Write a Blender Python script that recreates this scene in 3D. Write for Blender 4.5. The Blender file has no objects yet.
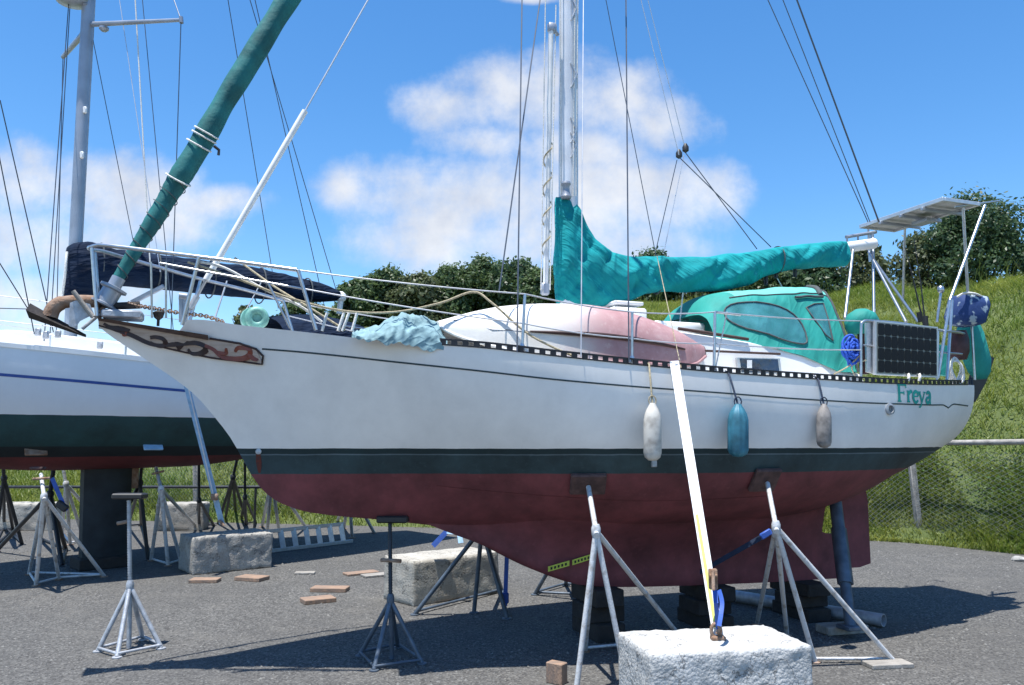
import bpy, math, random
from mathutils import Vector, Matrix, noise
random.seed(7)
C = bpy.context.scene.collection
sc = bpy.context.scene
R = math.radians

# ------------------------------------------------------------------ camera
F, CX, CY, HOR, CAMZ = 800.0, 512.0, 342.5, 442.0, 1.8
PITCH = math.atan((HOR - CY) / F)
cp, sp_ = math.cos(PITCH), math.sin(PITCH)
cd = bpy.data.cameras.new('camera')
cam = bpy.data.objects.new('camera', cd); C.objects.link(cam)
cd.sensor_width = 36; cd.lens = F / 1024 * 36; cd.clip_start = 0.05; cd.clip_end = 3000
cam.location = (0, 0, CAMZ); cam.rotation_euler = (R(90) + PITCH, 0, 0)
sc.camera = cam

def ray(px, py):
    u, v = (px - CX) / F, (CY - py) / F
    return Vector((u, cp - v * sp_, sp_ + v * cp))
def P(px, py, Y):
    d = ray(px, py); return Vector((0, 0, CAMZ)) + d * (Y / d.y)
def G(px, py, z=0.0):
    d = ray(px, py); return Vector((0, 0, CAMZ)) + d * ((z - CAMZ) / d.z)

# ------------------------------------------------------------------ helpers
MATS = {}
ROOTM = {}
class MB:
    def __init__(s): s.v, s.f, s.m = [], [], []; s.round = False
    def add(s, vs, fs, mi=0):
        o = len(s.v); s.v += [Vector(v) for v in vs]
        for f in fs: s.f.append([i + o for i in f]); s.m.append(mi)
    def box(s, c, size, M=None, mi=0):
        c = Vector(c); hx, hy, hz = size[0] / 2, size[1] / 2, size[2] / 2
        vs = [Vector((x, y, z)) for x in (-hx, hx) for y in (-hy, hy) for z in (-hz, hz)]
        if M is not None: vs = [M @ v for v in vs]
        s.add([v + c for v in vs], [(0,1,3,2),(4,6,7,5),(0,4,5,1),(2,3,7,6),(0,2,6,4),(1,5,7,3)], mi)
        return s
    def bbox(s, c, size, M=None, bev=0.01, mi=0):
        # box with chamfered edges
        c = Vector(c); h = [size[0]/2, size[1]/2, size[2]/2]; b = min(bev, min(h) * .45)
        vs = {}; out = []
        for sx in (-1,1):
            for sy in (-1,1):
                for sz in (-1,1):
                    for ax in range(3):
                        p = [sx*h[0], sy*h[1], sz*h[2]]
                        sg = (sx, sy, sz)
                        for k in range(3):
                            if k != ax: p[k] -= sg[k]*b
                        vs[(sx,sy,sz,ax)] = len(out); out.append(Vector(p))
        fs = []
        o = [-1, 1]
        for ax in range(3):
            a1, a2 = (ax+1)%3, (ax+2)%3
            for sg in o:
                q = []
                for (s1, s2) in ((-1,-1),(1,-1),(1,1),(-1,1)):
                    k = [0,0,0]; k[ax]=sg; k[a1]=s1; k[a2]=s2; q.append(vs[(k[0],k[1],k[2],ax)])
                fs.append(q if sg > 0 else q[::-1])
            for s1 in o:
                for s2 in o:
                    q = []
                    for (sa, which) in ((-1,a1),(1,a1),(1,a2),(-1,a2)):
                        k = [0,0,0]; k[ax]=sa; k[a1]=s1; k[a2]=s2; q.append(vs[(k[0],k[1],k[2],which)])
                    fs.append(q if s1*s2 < 0 else q[::-1])
        for sx in o:
            for sy in o:
                for sz in o:
                    q = [vs[(sx,sy,sz,0)], vs[(sx,sy,sz,1)], vs[(sx,sy,sz,2)]]
                    fs.append(q if sx*sy*sz > 0 else q[::-1])
        if M is not None: out = [M @ v for v in out]
        s.add([v + c for v in out], fs, mi); return s
    def tube(s, pts, r, n=8, mi=0, caps=True, closed=False):
        s.round = True; pts = [Vector(p) for p in pts]; N = len(pts)
        rs = r if isinstance(r, (list, tuple)) else [r] * N
        rings = []; ref = None
        for i, p in enumerate(pts):
            if closed: d = pts[(i+1) % N] - pts[i-1]
            else: d = pts[min(i+1, N-1)] - pts[max(i-1, 0)]
            if d.length < 1e-9: d = Vector((0,0,1))
            d.normalize()
            if ref is None: ref = Vector((0,0,1)) if abs(d.z) < .9 else Vector((1,0,0))
            a = d.cross(ref)
            if a.length < 1e-6: a = d.orthogonal()
            a.normalize(); b = d.cross(a); ref = -b if False else b.cross(d) * 1.0
            ref = a.cross(d)
            rings.append([p + (a * math.cos(2*math.pi*k/n) + b * math.sin(2*math.pi*k/n)) * rs[i] for k in range(n)])
        vs = [v for ring in rings for v in ring]; fs = []
        for i in range(N if closed else N - 1):
            j = (i + 1) % N
            for k in range(n):
                fs.append((i*n+k, i*n+(k+1)%n, j*n+(k+1)%n, j*n+k))
        if caps and not closed:
            fs.append(tuple(range(n))[::-1]); fs.append(tuple((N-1)*n + k for k in range(n)))
        s.add(vs, fs, mi); return s
    def loft(s, rings, closed=True, caps=True, mi=0):
        n = len(rings[0]); vs = [v for r_ in rings for v in r_]; fs = []
        for i in range(len(rings) - 1):
            for k in range(n if closed else n - 1):
                fs.append((i*n+k, i*n+(k+1)%n, (i+1)*n+(k+1)%n, (i+1)*n+k))
        if caps and closed:
            fs.append(tuple(range(n))[::-1]); fs.append(tuple((len(rings)-1)*n + k for k in range(n)))
        s.add(vs, fs, mi); return s
    def lathe(s, c, prof, ax=Vector((0,0,1)), n=20, mi=0, rad=None):
        ax = Vector(ax).normalized(); a = ax.orthogonal().normalized(); b = ax.cross(a); c = Vector(c)
        rings = []
        for (r_, h) in prof:
            rings.append([c + ax*h + (a*math.cos(2*math.pi*k/n) + b*math.sin(2*math.pi*k/n)) * max(r_, 1e-4) * (rad(k/n) if rad else 1) for k in range(n)])
        return s.loft(rings, mi=mi)
    def ribbon(s, pts, w, th, nrm, mi=0):
        # flat band between points: w across, th thick
        pts = [Vector(p) for p in pts]; nrm = Vector(nrm).normalized(); rings = []
        for i, p in enumerate(pts):
            d = (pts[min(i+1,len(pts)-1)] - pts[max(i-1,0)]).normalized()
            a = d.cross(nrm).normalized(); b = a.cross(d).normalized()
            rings.append([p + a*w/2 + b*th/2, p - a*w/2 + b*th/2, p - a*w/2 - b*th/2, p + a*w/2 - b*th/2])
        return s.loft(rings)
    def build(s, name, mat, parent=None, smooth=True, angle=None):
        if angle is None: angle = 62 if s.round else 38
        me = bpy.data.meshes.new(name)
        root = parent
        M = ROOTM.get(parent) if parent is not None else None
        if M is not None:
            Mi = M.inverted(); vs = [Mi @ v for v in s.v]; loc = None
        else:
            n = len(s.v); loc = Vector((sum(v.x for v in s.v)/n, sum(v.y for v in s.v)/n, min(v.z for v in s.v)))
            vs = [v - loc for v in s.v]
        me.from_pydata([tuple(v) for v in vs], [], s.f)
        mats = mat if isinstance(mat, (list, tuple)) else [mat]
        for m in mats: me.materials.append(MATS[m] if isinstance(m, str) else m)
        if len(mats) > 1: me.polygons.foreach_set('material_index', s.m)
        me.update()
        if smooth:
            me.polygons.foreach_set('use_smooth', [True] * len(me.polygons))
            try: me.set_sharp_from_angle(angle=R(angle))
            except Exception: pass
        o = bpy.data.objects.new(name, me); C.objects.link(o)
        if parent is not None:
            o.parent = parent; ROOTM[o] = M
        else:
            o.location = loc; ROOTM[o] = Matrix.Translation(loc)
        return o
def tag(o, label=None, cat=None, group=None, kind=None):
    if label: o['label'] = label
    if cat: o['category'] = cat
    if group: o['group'] = group
    if kind: o['kind'] = kind
    return o
def thing(name, label, cat, loc, rz=0, group=None):
    o = bpy.data.objects.new(name, None); C.objects.link(o)
    o.location = loc; o.rotation_euler = (0, 0, rz); o.empty_display_size = .2
    ROOTM[o] = Matrix.Translation(Vector(loc)) @ Matrix.Rotation(rz, 4, 'Z')
    return tag(o, label, cat, group)
def rotz(a): return Matrix.Rotation(a, 3, 'Z')
def lerp(a, b, t): return a + (b - a) * t
def sst(a, b, x):
    t = max(0, min(1, (x - a) / (b - a))); return t * t * (3 - 2 * t)
def interp(tab, x):
    # monotone cubic through (x, y) points
    n = len(tab)
    if x <= tab[0][0]: return tab[0][1]
    if x >= tab[-1][0]: return tab[-1][1]
    for i in range(n - 1):
        if x <= tab[i+1][0]: break
    x0, y0 = tab[i]; x1, y1 = tab[i+1]; h = x1 - x0; d = (y1 - y0) / h
    def sl(k):
        if k <= 0 or k >= n - 1:
            a = 0 if k <= 0 else n - 2
            return (tab[a+1][1]-tab[a][1])/(tab[a+1][0]-tab[a][0])
        d0 = (tab[k][1]-tab[k-1][1])/(tab[k][0]-tab[k-1][0]); d1 = (tab[k+1][1]-tab[k][1])/(tab[k+1][0]-tab[k][0])
        return 0 if d0*d1 <= 0 else 2*d0*d1/(d0+d1)
    m0, m1 = sl(i), sl(i+1); t = (x - x0)/h
    return y0*(2*t**3-3*t*t+1) + m0*h*(t**3-2*t*t+t) + y1*(-2*t**3+3*t*t) + m1*h*(t**3-t*t)
def catmull(pts, n=6, closed=False):
    pts = [Vector(p) for p in pts]; N = len(pts); out = []
    for i in range(N if closed else N - 1):
        if closed: p0, p1, p2, p3 = pts[i-1], pts[i], pts[(i+1)%N], pts[(i+2)%N]
        else: p0, p1, p2, p3 = pts[max(i-1,0)], pts[i], pts[i+1], pts[min(i+2,N-1)]
        for k in range(n):
            t = k / n
            out.append(.5*((2*p1)+(p2-p0)*t+(2*p0-5*p1+4*p2-p3)*t*t+(3*p1-p0-3*p2+p3)*t**3))
    if not closed: out.append(pts[-1])
    return out
def sag(a, b, d, n=10):
    a, b = Vector(a), Vector(b)
    return [a.lerp(b, i/n) - Vector((0,0,1))*d*4*(i/n)*(1-i/n) for i in range(n+1)]

# ------------------------------------------------------------------ materials
def mat(name, col, rough=.6, metal=0.0, var=.15, vscale=6.0, bump=0.0, bscale=40.0, col2=None, lo=.35, hi=.65, spec=.5, detail=4, trans=0.0, alpha=1.0, stretch=None):
    m = bpy.data.materials.new(name); m.use_nodes = True; nt = m.node_tree; N, L = nt.nodes, nt.links
    b = N['Principled BSDF']; b.inputs['Roughness'].default_value = rough; b.inputs['Metallic'].default_value = metal
    b.inputs['Specular IOR Level'].default_value = spec
    tc = N.new('ShaderNodeTexCoord'); src = tc.outputs['Object']
    if stretch:
        mp = N.new('ShaderNodeMapping'); mp.inputs['Scale'].default_value = stretch; L.new(src, mp.inputs[0]); src = mp.outputs[0]
    nz = N.new('ShaderNodeTexNoise'); nz.inputs['Scale'].default_value = vscale; nz.inputs['Detail'].default_value = detail
    L.new(src, nz.inputs['Vector'])
    rp = N.new('ShaderNodeValToRGB'); L.new(nz.outputs['Fac'], rp.inputs[0])
    c2 = col2 if col2 else tuple(c * (1 - var) for c in col)
    c1 = col if col2 else tuple(min(1, c * (1 + var * .6)) for c in col)
    rp.color_ramp.elements[0].position = lo; rp.color_ramp.elements[0].color = (*c2, 1)
    rp.color_ramp.elements[1].position = hi; rp.color_ramp.elements[1].color = (*c1, 1)
    L.new(rp.outputs[0], b.inputs['Base Color'])
    if bump:
        n2 = N.new('ShaderNodeTexNoise'); n2.inputs['Scale'].default_value = bscale; n2.inputs['Detail'].default_value = 5
        L.new(src, n2.inputs['Vector'])
        bp = N.new('ShaderNodeBump'); bp.inputs['Strength'].default_value = bump; bp.inputs['Distance'].default_value = .02
        L.new(n2.outputs['Fac'], bp.inputs['Height']); L.new(bp.outputs[0], b.inputs['Normal'])
    if trans:
        b.inputs['Transmission Weight'].default_value = trans
    if alpha < 1:
        b.inputs['Alpha'].default_value = alpha
    MATS[name] = m
    return m
def node(nt, t, **kw):
    n = nt.nodes.new(t)
    for k, v in kw.items(): setattr(n, k, v)
    return n
def math_n(nt, op, a, b=None, clamp=False):
    n = nt.nodes.new('ShaderNodeMath'); n.operation = op; n.use_clamp = clamp
    for i, x in enumerate((a, b)):
        if x is None: continue
        if isinstance(x, (int, float)): n.inputs[i].default_value = x
        else: nt.links.new(x, n.inputs[i])
    return n.outputs[0]
def mixc(nt, fac, a, b):
    n = nt.nodes.new('ShaderNodeMix'); n.data_type = 'RGBA'
    if isinstance(fac, (int, float)): n.inputs[0].default_value = fac
    else: nt.links.new(fac, n.inputs[0])
    for i, x in ((6, a), (7, b)):
        if isinstance(x, tuple): n.inputs[i].default_value = (*x, 1)
        else: nt.links.new(x, n.inputs[i])
    return n.outputs[2]
def ramp(nt, src, stops):
    n = nt.nodes.new('ShaderNodeValToRGB'); nt.links.new(src, n.inputs[0]); e = n.color_ramp.elements
    while len(e) < len(stops): e.new(.5)
    for i, (p, c) in enumerate(stops):
        e[i].position = p; e[i].color = (*c, 1) if isinstance(c, tuple) else (c, c, c, 1)
    return n.outputs[0]
def noise_n(nt, vec, scale, detail=4, rough=.55):
    n = nt.nodes.new('ShaderNodeTexNoise'); n.inputs['Scale'].default_value = scale; n.inputs['Detail'].default_value = detail
    n.inputs['Roughness'].default_value = rough; nt.links.new(vec, n.inputs['Vector']); return n.outputs['Fac']

mat('galv', (.42,.44,.47), .5, .35, .25, 14, .15, 60)
mat('galv_pale', (.58,.59,.60), .55, .15, .3, 16, .15, 60, col2=(.36,.33,.30), lo=.3, hi=.48)
mat('black_steel', (.025,.028,.035), .5, .2, .3, 12, .1, 50)
mat('dark_post', (.10,.13,.17), .5, .3, .3, 8, .1, 40)
mat('stainless', (.50,.52,.55), .32, .9, .12, 20)
mat('wire', (.10,.11,.13), .4, .6, .1, 10)
mat('wire_pale', (.55,.56,.58), .4, .5, .1, 10)
mat('rope_khaki', (.42,.36,.24), .9, 0, .3, 60, .3, 150)
mat('rope_white', (.72,.71,.67), .9, 0, .2, 60, .3, 150)
mat('rope_blue', (.02,.10,.55), .7, 0, .3, 60, .3, 150)
mat('rust', (.22,.12,.07), .85, .1, .4, 14, .4, 50, col2=(.33,.24,.18))
mat('anchor_dark', (.035,.03,.028), .7, .4, .4, 14, .3, 50)
mat('white_gel', (.80,.80,.79), .35, 0, .06, 3, spec=.4)
mat('white_deck', (.78,.78,.76), .6, 0, .1, 6)
mat('white_paint', (.78,.78,.77), .4, 0, .1, 8)
mat('mast_paint', (.76,.77,.79), .4, .15, .12, 3)
mat('mast_grey', (.34,.37,.42), .4, .4, .15, 3)
mat('black_rail', (.02,.02,.024), .45, .3, .3, 20)
mat('wood_dark', (.07,.035,.025), .6, 0, .35, 10, .2, 60, stretch=(1,1,6))
mat('scroll_dark', (.035,.012,.010), .5, 0, .3, 10)
mat('scroll_red', (.20,.045,.025), .5, 0, .3, 10)
mat('board_white', (.47,.39,.34), .6, 0, .2, 9, .2, 40, col2=(.36,.28,.23), lo=.30, hi=.6, stretch=(1,1,5))
mat('teal_canvas', (.004,.265,.285), .85, 0, .18, 4, .35, 9, stretch=(1,1,1), spec=.25)
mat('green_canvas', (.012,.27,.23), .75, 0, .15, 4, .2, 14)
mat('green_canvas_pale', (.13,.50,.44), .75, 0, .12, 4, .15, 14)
mat('canvas_edge', (.07,.08,.085), .8, 0, .15, 8)
mat('genoa_cloth', (.008,.13,.13), .75, 0, .35, 5, .4, 14)
mat('navy_canvas', (.005,.014,.036), .85, 0, .3, 4, .35, 12, spec=.15)
mat('teal_cloth', (.21,.34,.37), .85, 0, .2, 6, .2, 30)
mat('fender_white', (.60,.57,.51), .5, 0, .25, 9, col2=(.36,.33,.29), lo=.34, hi=.52)
mat('fender_teal', (.035,.17,.24), .5, 0, .35, 9)
mat('fender_dirty', (.30,.275,.255), .6, 0, .3, 12, col2=(.13,.12,.11), lo=.32, hi=.6)
mat('strap_white', (.70,.71,.73), .6, 0, .08, 12)
mat('strap_pale_blue', (.30,.50,.72), .6, 0, .15, 12)
mat('strap_blue', (.03,.10,.42), .6, 0, .2, 12)
mat('strap_dark', (.02,.035,.07), .7, 0, .2, 12)
mat('strap_yellow', (.55,.58,.10), .6, 0, .15, 12)
mat('plank_grey', (.30,.28,.25), .85, 0, .3, 8, .3, 40, stretch=(1,6,1))
mat('plank_brown', (.34,.22,.15), .85, 0, .35, 10, .3, 50, col2=(.20,.15,.12), stretch=(1,5,1))
mat('timber_dark', (.030,.025,.022), .9, 0, .3, 8, .3, 40)
mat('paper_yellow', (.55,.60,.08), .7, 0, .1, 10)
mat('ink', (.015,.015,.015), .7, 0, .1, 10)
mat('letter_green', (.01,.34,.28), .5, 0, .1, 10)
mat('stripe_dark', (.025,.05,.06), .5, 0, .1, 10)
mat('stripe_blue', (.03,.08,.30), .5, 0, .1, 10)
mat('pv_cell', (.006,.006,.009), .35, 0, .2, 30, spec=.2)
mat('pv_line', (.20,.21,.19), .4, .3, .1, 30)
mat('alu', (.58,.59,.60), .4, .6, .1, 20)
mat('panel_back', (.50,.50,.48), .6, 0, .12, 10)
mat('bag_blue', (.015,.045,.16), .8, 0, 0, 9, .2, 30, col2=(.34,.42,.48), lo=.40, hi=.45, detail=3)
mat('engine_red', (.06,.02,.02), .5, 0, .3, 14)
mat('buoy_green', (.18,.42,.36), .5, 0, .25, 18)
mat('black_plastic', (.02,.02,.022), .5, 0, .2, 20)
mat('zinc', (.42,.44,.46), .5, .4, .3, 20)
mat('pad_ply', (.10,.055,.05), .8, 0, .35, 14, .2, 60)
mat('bark', (.09,.07,.05), .9, 0, .3, 8, .5, 30)
mat('keel_dark', (.018,.024,.028), .7, 0, .4, 4)
mat('fence_wood', (.32,.30,.27), .85, 0, .3, 10, .3, 40)
mat('fence_wire', (.30,.31,.32), .5, .5, .1, 10)
mat('rust_red', (.13,.03,.02), .9, 0, .5, 22, col2=(.06,.03,.03), lo=.35, hi=.6)
mat('pebble', (.22,.215,.20), .9, 0, .3, 19, col2=(.055,.055,.054), lo=.35, hi=.68)
mat('stone', (.36,.35,.33), .9, 0, .3, 10, .4, 30)

def crease(name, scale=5.0, strength=.7, dist=.03, stretch=(1,1,1), sharp=2, tilt=0):
    nt = MATS[name].node_tree; N, L = nt.nodes, nt.links; b = N['Principled BSDF']
    tc = node(nt, 'ShaderNodeTexCoord'); mp = node(nt, 'ShaderNodeMapping'); mp.inputs['Scale'].default_value = stretch; mp.vector_type = 'TEXTURE' if False else 'POINT'
    mr_ = node(nt, 'ShaderNodeMapping'); mr_.inputs['Rotation'].default_value = (0, R(tilt), 0); L.new(tc.outputs['Object'], mr_.inputs[0]); L.new(mr_.outputs[0], mp.inputs[0])
    def ridge(sc_):
        f = noise_n(nt, mp.outputs[0], sc_, 2, .45)
        r_ = math_n(nt, 'SUBTRACT', 1.0, math_n(nt, 'ABSOLUTE', math_n(nt, 'MULTIPLY', math_n(nt, 'SUBTRACT', f, .5), 4.0)), True)
        return math_n(nt, 'POWER', r_, sharp)
    h = math_n(nt, 'ADD', ridge(scale), math_n(nt, 'MULTIPLY', ridge(scale*2.4), .45))
    h = math_n(nt, 'ADD', h, math_n(nt, 'MULTIPLY', noise_n(nt, mp.outputs[0], scale*.7, 3), .8))
    bp = node(nt, 'ShaderNodeBump'); bp.inputs['Strength'].default_value = strength; bp.inputs['Distance'].default_value = dist
    L.new(h, bp.inputs['Height']); L.new(bp.outputs[0], b.inputs['Normal'])
def glass_mat(name, col, alpha):
    m = bpy.data.materials.new(name); m.use_nodes = True; nt = m.node_tree; N, L = nt.nodes, nt.links
    b = N['Principled BSDF']; b.inputs['Roughness'].default_value = .12
    tc = node(nt, 'ShaderNodeTexCoord')
    f = noise_n(nt, tc.outputs['Object'], 5, 4)
    c = ramp(nt, f, [(.35, tuple(x*.7 for x in col)), (.65, tuple(min(1, x*1.4) for x in col))]); L.new(c, b.inputs['Base Color'])
    f2 = noise_n(nt, tc.outputs['Object'], 3, 3)
    bp = node(nt, 'ShaderNodeBump'); bp.inputs['Strength'].default_value = .5; bp.inputs['Distance'].default_value = .06
    L.new(f2, bp.inputs['Height']); L.new(bp.outputs[0], b.inputs['Normal'])
    tr = node(nt, 'ShaderNodeBsdfTransparent'); tr.inputs[0].default_value = (.75,.88,.9,1)
    mx = node(nt, 'ShaderNodeMixShader'); mx.inputs[0].default_value = alpha
    L.new(tr.outputs[0], mx.inputs[1]); L.new(b.outputs[0], mx.inputs[2]); L.new(mx.outputs[0], N['Material Output'].inputs[0])
    MATS[name] = m
crease('teal_canvas', 2.0, .38, .05, (.45,.8,3.2), 2, -38); crease('green_canvas', 1.7, .28, .035, (.5,.8,2.4), 2, 52); crease('green_canvas_pale', 1.6, .25, .02, (.6,2,1))
crease('navy_canvas', 2.0, .55, .05, (.7,.7,3.0), 2, 12); crease('teal_cloth', 2.6, .5, .03, (1,1,1.6), 2, 30)
glass_mat('vinyl', (.10,.28,.34), .42)
glass_mat('window_glass', (.03,.05,.09), .9)

def hull_mat(name, bands, dirt=.10):
    # bands: list of (z_low, colour) from the keel up, with a little wobble at each edge, worn and streaked
    m = bpy.data.materials.new(name); m.use_nodes = True; nt = m.node_tree; N, L = nt.nodes, nt.links
    b = N['Principled BSDF']
    tc = node(nt, 'ShaderNodeTexCoord'); sep = node(nt, 'ShaderNodeSeparateXYZ'); L.new(tc.outputs['Object'], sep.inputs[0])
    wob = math_n(nt, 'MULTIPLY', math_n(nt, 'SUBTRACT', noise_n(nt, tc.outputs['Object'], 3, 3), .5), .015)
    z = math_n(nt, 'ADD', sep.outputs['Z'], wob)
    n1 = noise_n(nt, tc.outputs['Object'], 1.7, 6, .65)
    mp = node(nt, 'ShaderNodeMapping'); mp.inputs['Scale'].default_value = (7, 7, .7); L.new(tc.outputs['Object'], mp.inputs[0])
    n2 = noise_n(nt, mp.outputs[0], 1.6, 4)
    n3 = noise_n(nt, tc.outputs['Object'], 22, 4, .6)
    cur = None; rough = None
    for i, (zl, c, wear, rg) in enumerate(bands):
        wcol = ramp(nt, n1, [(.33, tuple(x * (1 - wear) for x in c)), (.67, tuple(min(1, x * (1 + wear * .6)) for x in c))])
        wcol = mixc(nt, math_n(nt, 'MULTIPLY', ramp(nt, n2, [(.5, 0.0), (.75, 1.0)]), wear * .8), wcol, tuple(x * .6 + .01 for x in c))
        wcol = mixc(nt, math_n(nt, 'MULTIPLY', ramp(nt, n3, [(.58, 0.0), (.72, 1.0)]), wear * .7), wcol, tuple(min(1, x * 1.3 + .015) for x in c))
        if cur is None: cur = wcol; rough = None
        else:
            st = math_n(nt, 'MULTIPLY', math_n(nt, 'SUBTRACT', z, zl), 300, True)
            cur = mixc(nt, st, cur, wcol)
    L.new(cur, b.inputs['Base Color'])
    top = bands[-1][0]
    st = math_n(nt, 'MULTIPLY', math_n(nt, 'SUBTRACT', z, top), 300, True)
    rr = node(nt, 'ShaderNodeMapRange'); L.new(st, rr.inputs[0]); rr.inputs[3].default_value = .75; rr.inputs[4].default_value = .32
    L.new(rr.outputs[0], b.inputs['Roughness'])
    bp = node(nt, 'ShaderNodeBump'); bp.inputs['Strength'].default_value = .08; bp.inputs['Distance'].default_value = .02
    L.new(n1, bp.inputs['Height']); L.new(bp.outputs[0], b.inputs['Normal'])
    MATS[name] = m
hull_mat('hull_paint', [(-9, (.185,.048,.054), .5, .8), (1.535, (.030,.058,.066), .55, .7), (1.69, (.11,.15,.17), .4, .6), (1.70, (.010,.030,.034), .3, .6), (1.745, (.85,.82,.78), .10, .3)])
hull_mat('neighbour_hull_paint', [(-9, (.16,.035,.035), .35, .8), (1.60, (.014,.022,.026), .4, .8), (1.74, (.016,.058,.064), .4, .7), (2.14, (.74,.76,.79), .05, .3)])

# dinghy: white that turns to faded red bottom paint towards one end
def dinghy_mat():
    m = bpy.data.materials.new('dinghy_paint'); m.use_nodes = True; nt = m.node_tree; N, L = nt.nodes, nt.links
    b = N['Principled BSDF']; b.inputs['Roughness'].default_value = .6
    tc = node(nt, 'ShaderNodeTexCoord'); sep = node(nt, 'ShaderNodeSeparateXYZ'); L.new(tc.outputs['Object'], sep.inputs[0])
    n1 = noise_n(nt, tc.outputs['Object'], 3.5, 6, .7); n2 = noise_n(nt, tc.outputs['Object'], 18, 5, .7)
    x = math_n(nt, 'ADD', sep.outputs['X'], math_n(nt, 'MULTIPLY', math_n(nt, 'SUBTRACT', n1, .5), .8))
    t = node(nt, 'ShaderNodeMapRange'); t.interpolation_type = 'SMOOTHSTEP'; L.new(x, t.inputs[0]); t.inputs[1].default_value = -.42; t.inputs[2].default_value = .30
    red = ramp(nt, n1, [(.3, (.33,.15,.155)), (.7, (.50,.31,.31))])
    red = mixc(nt, ramp(nt, n2, [(.56, 0.0), (.7, .6)]), red, (.55,.42,.40))
    wht = ramp(nt, n1, [(.3, (.66,.63,.58)), (.6, (.80,.78,.74))])
    L.new(mixc(nt, t.outputs[0], wht, red), b.inputs['Base Color'])
    MATS['dinghy_paint'] = m
dinghy_mat()

def ground_mat():
    m = bpy.data.materials.new('asphalt'); m.use_nodes = True; nt = m.node_tree; N, L = nt.nodes, nt.links
    b = N['Principled BSDF']; b.inputs['Roughness'].default_value = .9; b.inputs['Specular IOR Level'].default_value = .25
    tc = node(nt, 'ShaderNodeTexCoord'); o = tc.outputs['Object']
    vo = node(nt, 'ShaderNodeTexVoronoi'); vo.inputs['Scale'].default_value = 58; L.new(o, vo.inputs['Vector'])
    bw = node(nt, 'ShaderNodeRGBToBW'); L.new(vo.outputs['Color'], bw.inputs[0])
    c = ramp(nt, bw.outputs[0], [(.12, (.046,.045,.044)), (.45, (.100,.098,.093)), (.75, (.142,.139,.131)), (.95, (.235,.228,.21))])
    big = noise_n(nt, o, .55, 6, .6)
    c = mixc(nt, ramp(nt, big, [(.35, 0.0), (.62, .45)]), c, (.078,.077,.075))
    dst = noise_n(nt, o, 1.6, 5, .7)
    c = mixc(nt, ramp(nt, dst, [(.52, 0.0), (.70, .42)]), c, (.155,.148,.134))
    L.new(c, b.inputs['Base Color'])
    bp = node(nt, 'ShaderNodeBump'); bp.inputs['Strength'].default_value = .6; bp.inputs['Distance'].default_value = .015
    L.new(vo.outputs['Distance'], bp.inputs['Height']); L.new(bp.outputs[0], b.inputs['Normal'])
    MATS['asphalt'] = m
ground_mat()

def concrete_mat(name, ca, cb, bumpd, stain):
    m = bpy.data.materials.new(name); m.use_nodes = True; nt = m.node_tree; N, L = nt.nodes, nt.links
    b = N['Principled BSDF']; b.inputs['Roughness'].default_value = .92; b.inputs['Specular IOR Level'].default_value = .2
    tc = node(nt, 'ShaderNodeTexCoord'); o = tc.outputs['Object']
    n1 = noise_n(nt, o, 5, 7, .7); n2 = noise_n(nt, o, 45, 5, .65)
    c = ramp(nt, n1, [(.3, ca), (.65, cb)])
    c = mixc(nt, ramp(nt, n2, [(.5, 0.0), (.68, .5)]), c, tuple(x * .6 for x in ca))
    n3 = noise_n(nt, o, 1.3, 3)
    c = mixc(nt, ramp(nt, n3, [(.55, 0.0), (.72, stain)]), c, (.24,.17,.11))
    nc = noise_n(nt, o, 2.3, 5, .6); ck = math_n(nt, 'ABSOLUTE', math_n(nt, 'SUBTRACT', nc, .5))
    c = mixc(nt, ramp(nt, ck, [(.0, .75), (.010, 0.0)]), c, (.07,.065,.06))
    np_ = noise_n(nt, o, 70, 2); c = mixc(nt, ramp(nt, np_, [(.66, 0.0), (.72, .7)]), c, (.09,.085,.08))
    L.new(c, b.inputs['Base Color'])
    bp = node(nt, 'ShaderNodeBump'); bp.inputs['Strength'].default_value = .7; bp.inputs['Distance'].default_value = bumpd
    vo = node(nt, 'ShaderNodeTexVoronoi'); vo.inputs['Scale'].default_value = 48; L.new(o, vo.inputs['Vector'])
    L.new(math_n(nt, 'ADD', n2, math_n(nt, 'MULTIPLY', vo.outputs['Distance'], -.55)), bp.inputs['Height']); L.new(bp.outputs[0], b.inputs['Normal'])
    MATS[name] = m
concrete_mat('concrete_white', (.40,.40,.385), (.58,.58,.565), .014, .25)
concrete_mat('concrete_cream', (.33,.31,.27), (.48,.46,.41), .007, .45)
concrete_mat('concrete_grey', (.25,.24,.22), (.43,.41,.37), .011, .35)

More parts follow.
